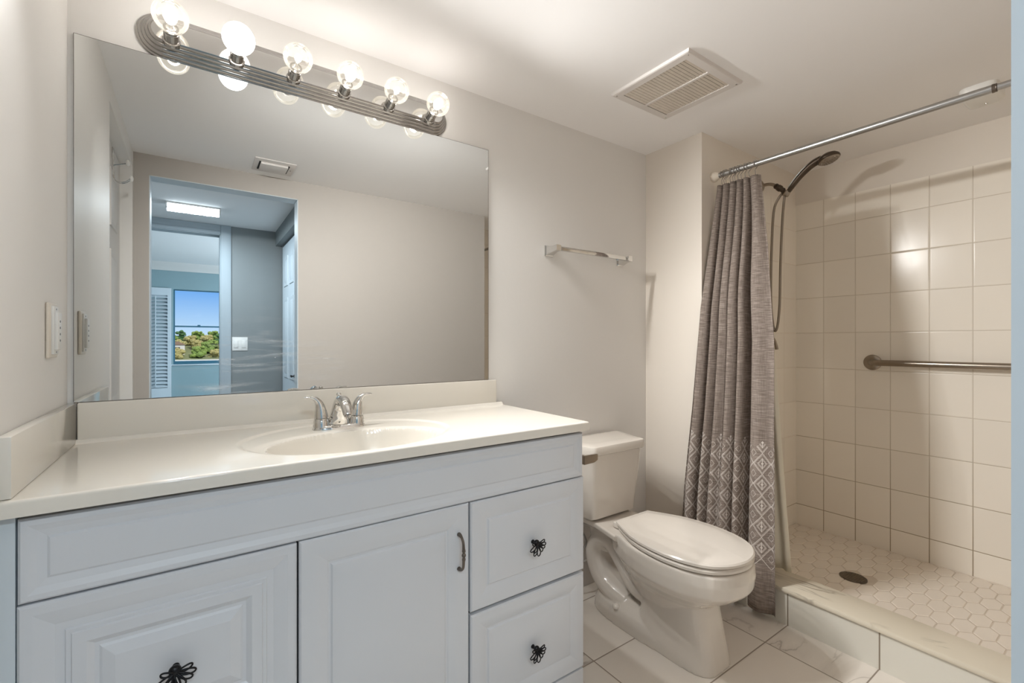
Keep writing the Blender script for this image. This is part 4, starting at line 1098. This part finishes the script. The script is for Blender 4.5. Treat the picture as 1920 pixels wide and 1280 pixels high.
NF = 6
def curtain_row(z, s, lay):
    """point on the cloth: s 0..1 across (left to right in the photo), z height"""
    (xl, yl) = lerp_tab([(0.03, 2.160, -0.232), (0.45, 2.165, -0.256), (0.84, 2.170, -0.296), (1.3, 2.185, -0.325), (1.6, 2.240, -0.335), (1.88, 2.300, -0.338)], z)
    (xr, yr) = lerp_tab([(0.03, 2.165, -0.668), (0.7, 2.172, -0.664), (1.15, 2.218, -0.642), (1.55, 2.268, -0.590), (1.88, 2.302, -0.540)], z)
    k = sm((1.89 - z) / 0.55)
    sh_ = s + 0.004 * math.sin(1.9 * z + 7 * s) * k * s * (1 - s) * 4
    ph = 2 * PI * NF * sh_
    i_ = min(int(s * NF), NF - 1)
    bot = [0.0, 0.165, 0.275, 0.40, 0.535, 0.675, 1.0]
    top = [0.0, 0.15, 0.31, 0.47, 0.62, 0.77, 1.0]
    edge = [a_ * (1 - k) + b_ * k for a_, b_ in zip(top, bot)]
    f = s * NF - i_
    w = edge[i_ + 1] - edge[i_]
    frac = edge[i_] + w * f
    near = min(abs(s - 1 / 6), abs(s - 5 / 6)) * NF
    pinch = 0.11 + 0.035 * k - 0.13 * k * sm(1 - near / 0.6)
    frac -= pinch * w * math.sin(ph) * (0.5 if i_ == NF - 1 and f > 0.5 else 1.0)
    D = lerp_tab([(0.0, 0.4), (0.08, 0.9), (1 / 6, 1.9), (0.24, 0.9), (2 / 6, 0.9), (3 / 6, 0.45), (4 / 6, 1.1), (5 / 6, 2.4), (1.0, 0.3)], s)[0]
    v = ((1 + math.cos(ph)) / 2) ** (1.0 + 1.2 * k * sm(1 - near / 0.6))                      # 1 in the valleys
    depth = (0.022 * (1 - k) + 0.038 * k * D) * v
    x = (xl + (xr - xl) * frac) + depth - 0.006 * k * math.sin(PI * f) ** 2 - 0.003 * k * math.sin(2 * ph + 3 * z)
    x -= 0.004 * k * math.sin(5.0 * s + 2.2 * z)
    y = yl + (yr - yl) * frac
    if y > YS - 0.004: x = min(x, XC - 0.006)
    return x, y
def cloth(name, m, zt, zb, fn, parent=None, nz=60, ns=420):
    bm = bmesh.new(); uvl = bm.loops.layers.uv.new('UVMap')
    g_ = []; UU = []
    zmid = 0.4; acc = [0]
    for j in range(1, ns + 1):
        a = fn(zmid, (j - 1) / ns, 0); b = fn(zmid, j / ns, 0); acc.append(acc[-1] + math.hypot(a[0] - b[0], a[1] - b[1]))
    for i_ in range(nz + 1):
        z = zt + (zb - zt) * i_ / nz
        g_.append([bm.verts.new((*fn(z, j / ns, 0), z)) for j in range(ns + 1)])
    for i_ in range(nz):
        for j in range(ns):
            f = bm.faces.new((g_[i_][j], g_[i_][j + 1], g_[i_ + 1][j + 1], g_[i_ + 1][j]))
            for lp, (a, b) in zip(f.loops, ((i_, j), (i_, j + 1), (i_ + 1, j + 1), (i_ + 1, j))):
                lp[uvl].uv = (acc[b], zt + (zb - zt) * a / nz)
    o = finish(name, bm, m, parent, smooth=80)
    so = o.modifiers.new('thickness', 'SOLIDIFY'); so.thickness = 0.0012; so.offset = 0
    return o
sc_o = cloth('shower_curtain', M['curtain'], 1.888, 0.035, curtain_row)
tag(sc_o, 'brown-grey slubbed fabric shower curtain with a white embroidered border', 'curtain')
def liner_row(z, s, lay):
    (xa, ya, xb, yb_) = lerp_tab([(0.155, 2.335, -0.40, 2.358, -0.652), (0.6, 2.350, -0.40, 2.362, -0.616), (1.0, 2.35, -0.40, 2.360, -0.588), (1.4, 2.345, -0.39, 2.355, -0.552), (1.7, 2.33, -0.38, 2.335, -0.515), (1.88, 2.326, -0.38, 2.328, -0.49)], z)
    x = xa + (xb - xa) * s + 0.007 * math.sin(2 * PI * 5 * s + z); y = ya + (yb_ - ya) * s
    return x, y
ln = cloth('shower_liner', M['liner'], 1.885, 0.158, liner_row, nz=30, ns=120)
tag(ln, 'cream vinyl shower liner hanging inside the fabric curtain', 'shower liner')

# ------------------------------------------------------------------ shower head and hose
SX = 2.76
sh = thing('hand_shower', 'brown-nickel hand shower on its wall arm in the shower', 'shower head', (SX, YS, 1.98))
bm = bmesh.new(); lathe(bm, [(0.030, YS), (0.029, YS - 0.004), (0.021, YS - 0.010), (0.012, YS - 0.013), (0.0105, YS - 0.016)], (SX, 0, 1.982), 'Y', 28); finish('wall_flange', bm, M['nickel'], sh, smooth=50)
bm = bmesh.new(); tube(bm, [(SX, YS - 0.005, 1.982), (SX, YS - 0.035, 1.982), (SX, YS - 0.060, 1.974), (SX, YS - 0.078, 1.960)], 0.0085, 16, sub=5); finish('shower_arm', bm, M['nickel'], sh, smooth=60)
def along(bm, p, d, prof, n=20):
    d = Vector(d).normalized(); a, b = frame_from(d)
    rings = [[Vector(p) + d * h_ + a * (r_ * math.cos(2 * PI * k / n)) + b * (r_ * math.sin(2 * PI * k / n)) for k in range(n)] for r_, h_ in prof]
    loft(bm, rings)
bm = bmesh.new()
along(bm, (SX, YS - 0.074, 1.964), (0, -0.74, -0.67), [(0.0115, 0), (0.014, 0.003), (0.014, 0.012), (0.011, 0.014), (0.016, 0.020), (0.016, 0.036), (0.012, 0.040), (0.013, 0.054), (0.010, 0.058)])
along(bm, (SX, YS - 0.112, 1.922), (0, -0.5, -0.86), [(0.009, 0), (0.011, 0.004), (0.011, 0.018), (0.008, 0.020)])
finish('diverter', bm, M['bronze'], sh, smooth=50)
bm = bmesh.new()
along(bm, (SX, YS - 0.122, 1.895), (0, -0.5, 0.86), [(0.010, 0), (0.0145, 0.004), (0.0150, 0.020), (0.013, 0.030)])
finish('holder', bm, M['nickel'], sh, smooth=50)
# handset: tapered handle rising out of the holder, round head facing down into the shower
H0 = Vector((SX, YS - 0.130, 1.905)); H1 = Vector((SX, YS - 0.335, 2.035))
bm = bmesh.new()
pts = [H0, H0 + Vector((0, -0.016, 0.020)), H0 + Vector((0, -0.052, 0.062)), H0 + Vector((0, -0.088, 0.094)), H0 + Vector((0, -0.124, 0.117)), H0 + Vector((0, -0.160, 0.128))]
tube(bm, pts, [0.0095, 0.0115, 0.0135, 0.0150, 0.0165, 0.018], 20, sub=5, flat=(1.15, 1))
finish('handle', bm, M['bronze'], sh, smooth=60)
bm = bmesh.new()
pts = [p + Vector((0, 0.008, 0.0095)) for p in pts[1:]]
tube(bm, pts, [0.005, 0.006, 0.0075, 0.0085, 0.010], 14, sub=5, flat=(1.5, 0.8)); finish('handle_trim', bm, M['steel'], sh, smooth=60)
hc = H0 + Vector((0, -0.188, 0.124)); dn = Vector((0, -0.30, -0.95)).normalized()
bm = bmesh.new(); along(bm, hc + dn * -0.020, dn, [(0.004, -0.004), (0.022, 0.0), (0.038, 0.009), (0.047, 0.020), (0.048, 0.028), (0.045, 0.031)], 32); finish('head_shell', bm, M['bronze'], sh, smooth=60)
bm = bmesh.new(); along(bm, hc + dn * 0.009, dn, [(0.043, 0), (0.043, 0.004), (0.040, 0.006)], 32)
a, b = frame_from(dn)
for rr, n in ((0.012, 6), (0.023, 12), (0.034, 18)):
    for k in range(n):
        p = hc + dn * 0.014 + a * (rr * math.cos(2 * PI * k / n)) + b * (rr * math.sin(2 * PI * k / n)); along(bm, p, dn, [(0.0022, 0), (0.0014, 0.004)], 8)
finish('spray_face', bm, M['nickel'], sh, smooth=50)
bm = bmesh.new(); along(bm, hc + Vector((0, 0.040, -0.006)), (0, 0, -1), [(0.004, 0), (0.006, 0.006), (0.005, 0.013)], 12); finish('spray_button', bm, M['steel'], sh)
bm = bmesh.new()
tube(bm, [(SX, YS - 0.121, 1.905), (SX, YS - 0.116, 1.86), (SX + 0.0, YS - 0.108, 1.75), (SX, YS - 0.100, 1.55), (SX, YS - 0.096, 1.35), (SX, YS - 0.086, 1.235), (SX, YS - 0.073, 1.202), (SX, YS - 0.062, 1.24), (SX, YS - 0.052, 1.35), (SX, YS - 0.053, 1.55), (SX, YS - 0.060, 1.75), (SX, YS - 0.070, 1.85), (SX, YS - 0.095, 1.90), (SX, YS - 0.112, 1.915)], 0.0062, 12, sub=8)
hs = finish('shower_hose', bm, M['tube'], sh, smooth=60)
# shower valve lever, seen past the curtain's edge
svl = thing('shower_valve', 'small nickel lever handle on the shower end wall below the hose', 'tap', (2.765, YS, 1.15))
bm = bmesh.new(); lathe(bm, [(0.075, YS), (0.073, YS - 0.004), (0.03, YS - 0.008), (0.028, YS - 0.030), (0.02, YS - 0.034)], (2.750, 0, 1.16), 'Y', 28); finish('valve_plate', bm, M['nickel'], svl, smooth=40)
bm = bmesh.new(); tube(bm, [(2.775, YS - 0.040, 1.172), (2.807, YS - 0.046, 1.16), (2.818, YS - 0.050, 1.13), (2.823, YS - 0.052, 1.105)], [0.006, 0.0055, 0.0075, 0.009], 14, sub=5); tube(bm, [(2.750, YS - 0.03, 1.16), (2.757, YS - 0.04, 1.168), (2.775, YS - 0.040, 1.172)], 0.008, 12); finish('lever', bm, M['nickel'], svl, smooth=60)

# ------------------------------------------------------------------ grab bar
gb = thing('grab_bar', 'horizontal brushed-nickel grab bar on the tiled shower wall', 'grab bar', (XB, -1.10, 1.038))
GY = -0.693
for yy in (GY, -1.545):
    bm = bmesh.new(); lathe(bm, [(0.040, 0.0), (0.040, -0.003), (0.036, -0.007), (0.020, -0.009)], (XB, yy, 1.038), 'X', 32); finish('flange', bm, M['nickel'], gb, smooth=40)
bm = bmesh.new(); tube(bm, [(XB - 0.004, GY, 1.038), (XB - 0.024, GY - 0.003, 1.038), (XB - 0.038, GY - 0.018, 1.038), (XB - 0.040, GY - 0.035, 1.038), (XB - 0.040, -1.51, 1.038), (XB - 0.038, -1.527, 1.038), (XB - 0.024, -1.542, 1.038), (XB - 0.004, -1.545, 1.038)], 0.0155, 18)
finish('bar', bm, M['nickel'], gb, smooth=60)

for m in bpy.data.materials:
    if '_' in m: del m['_']
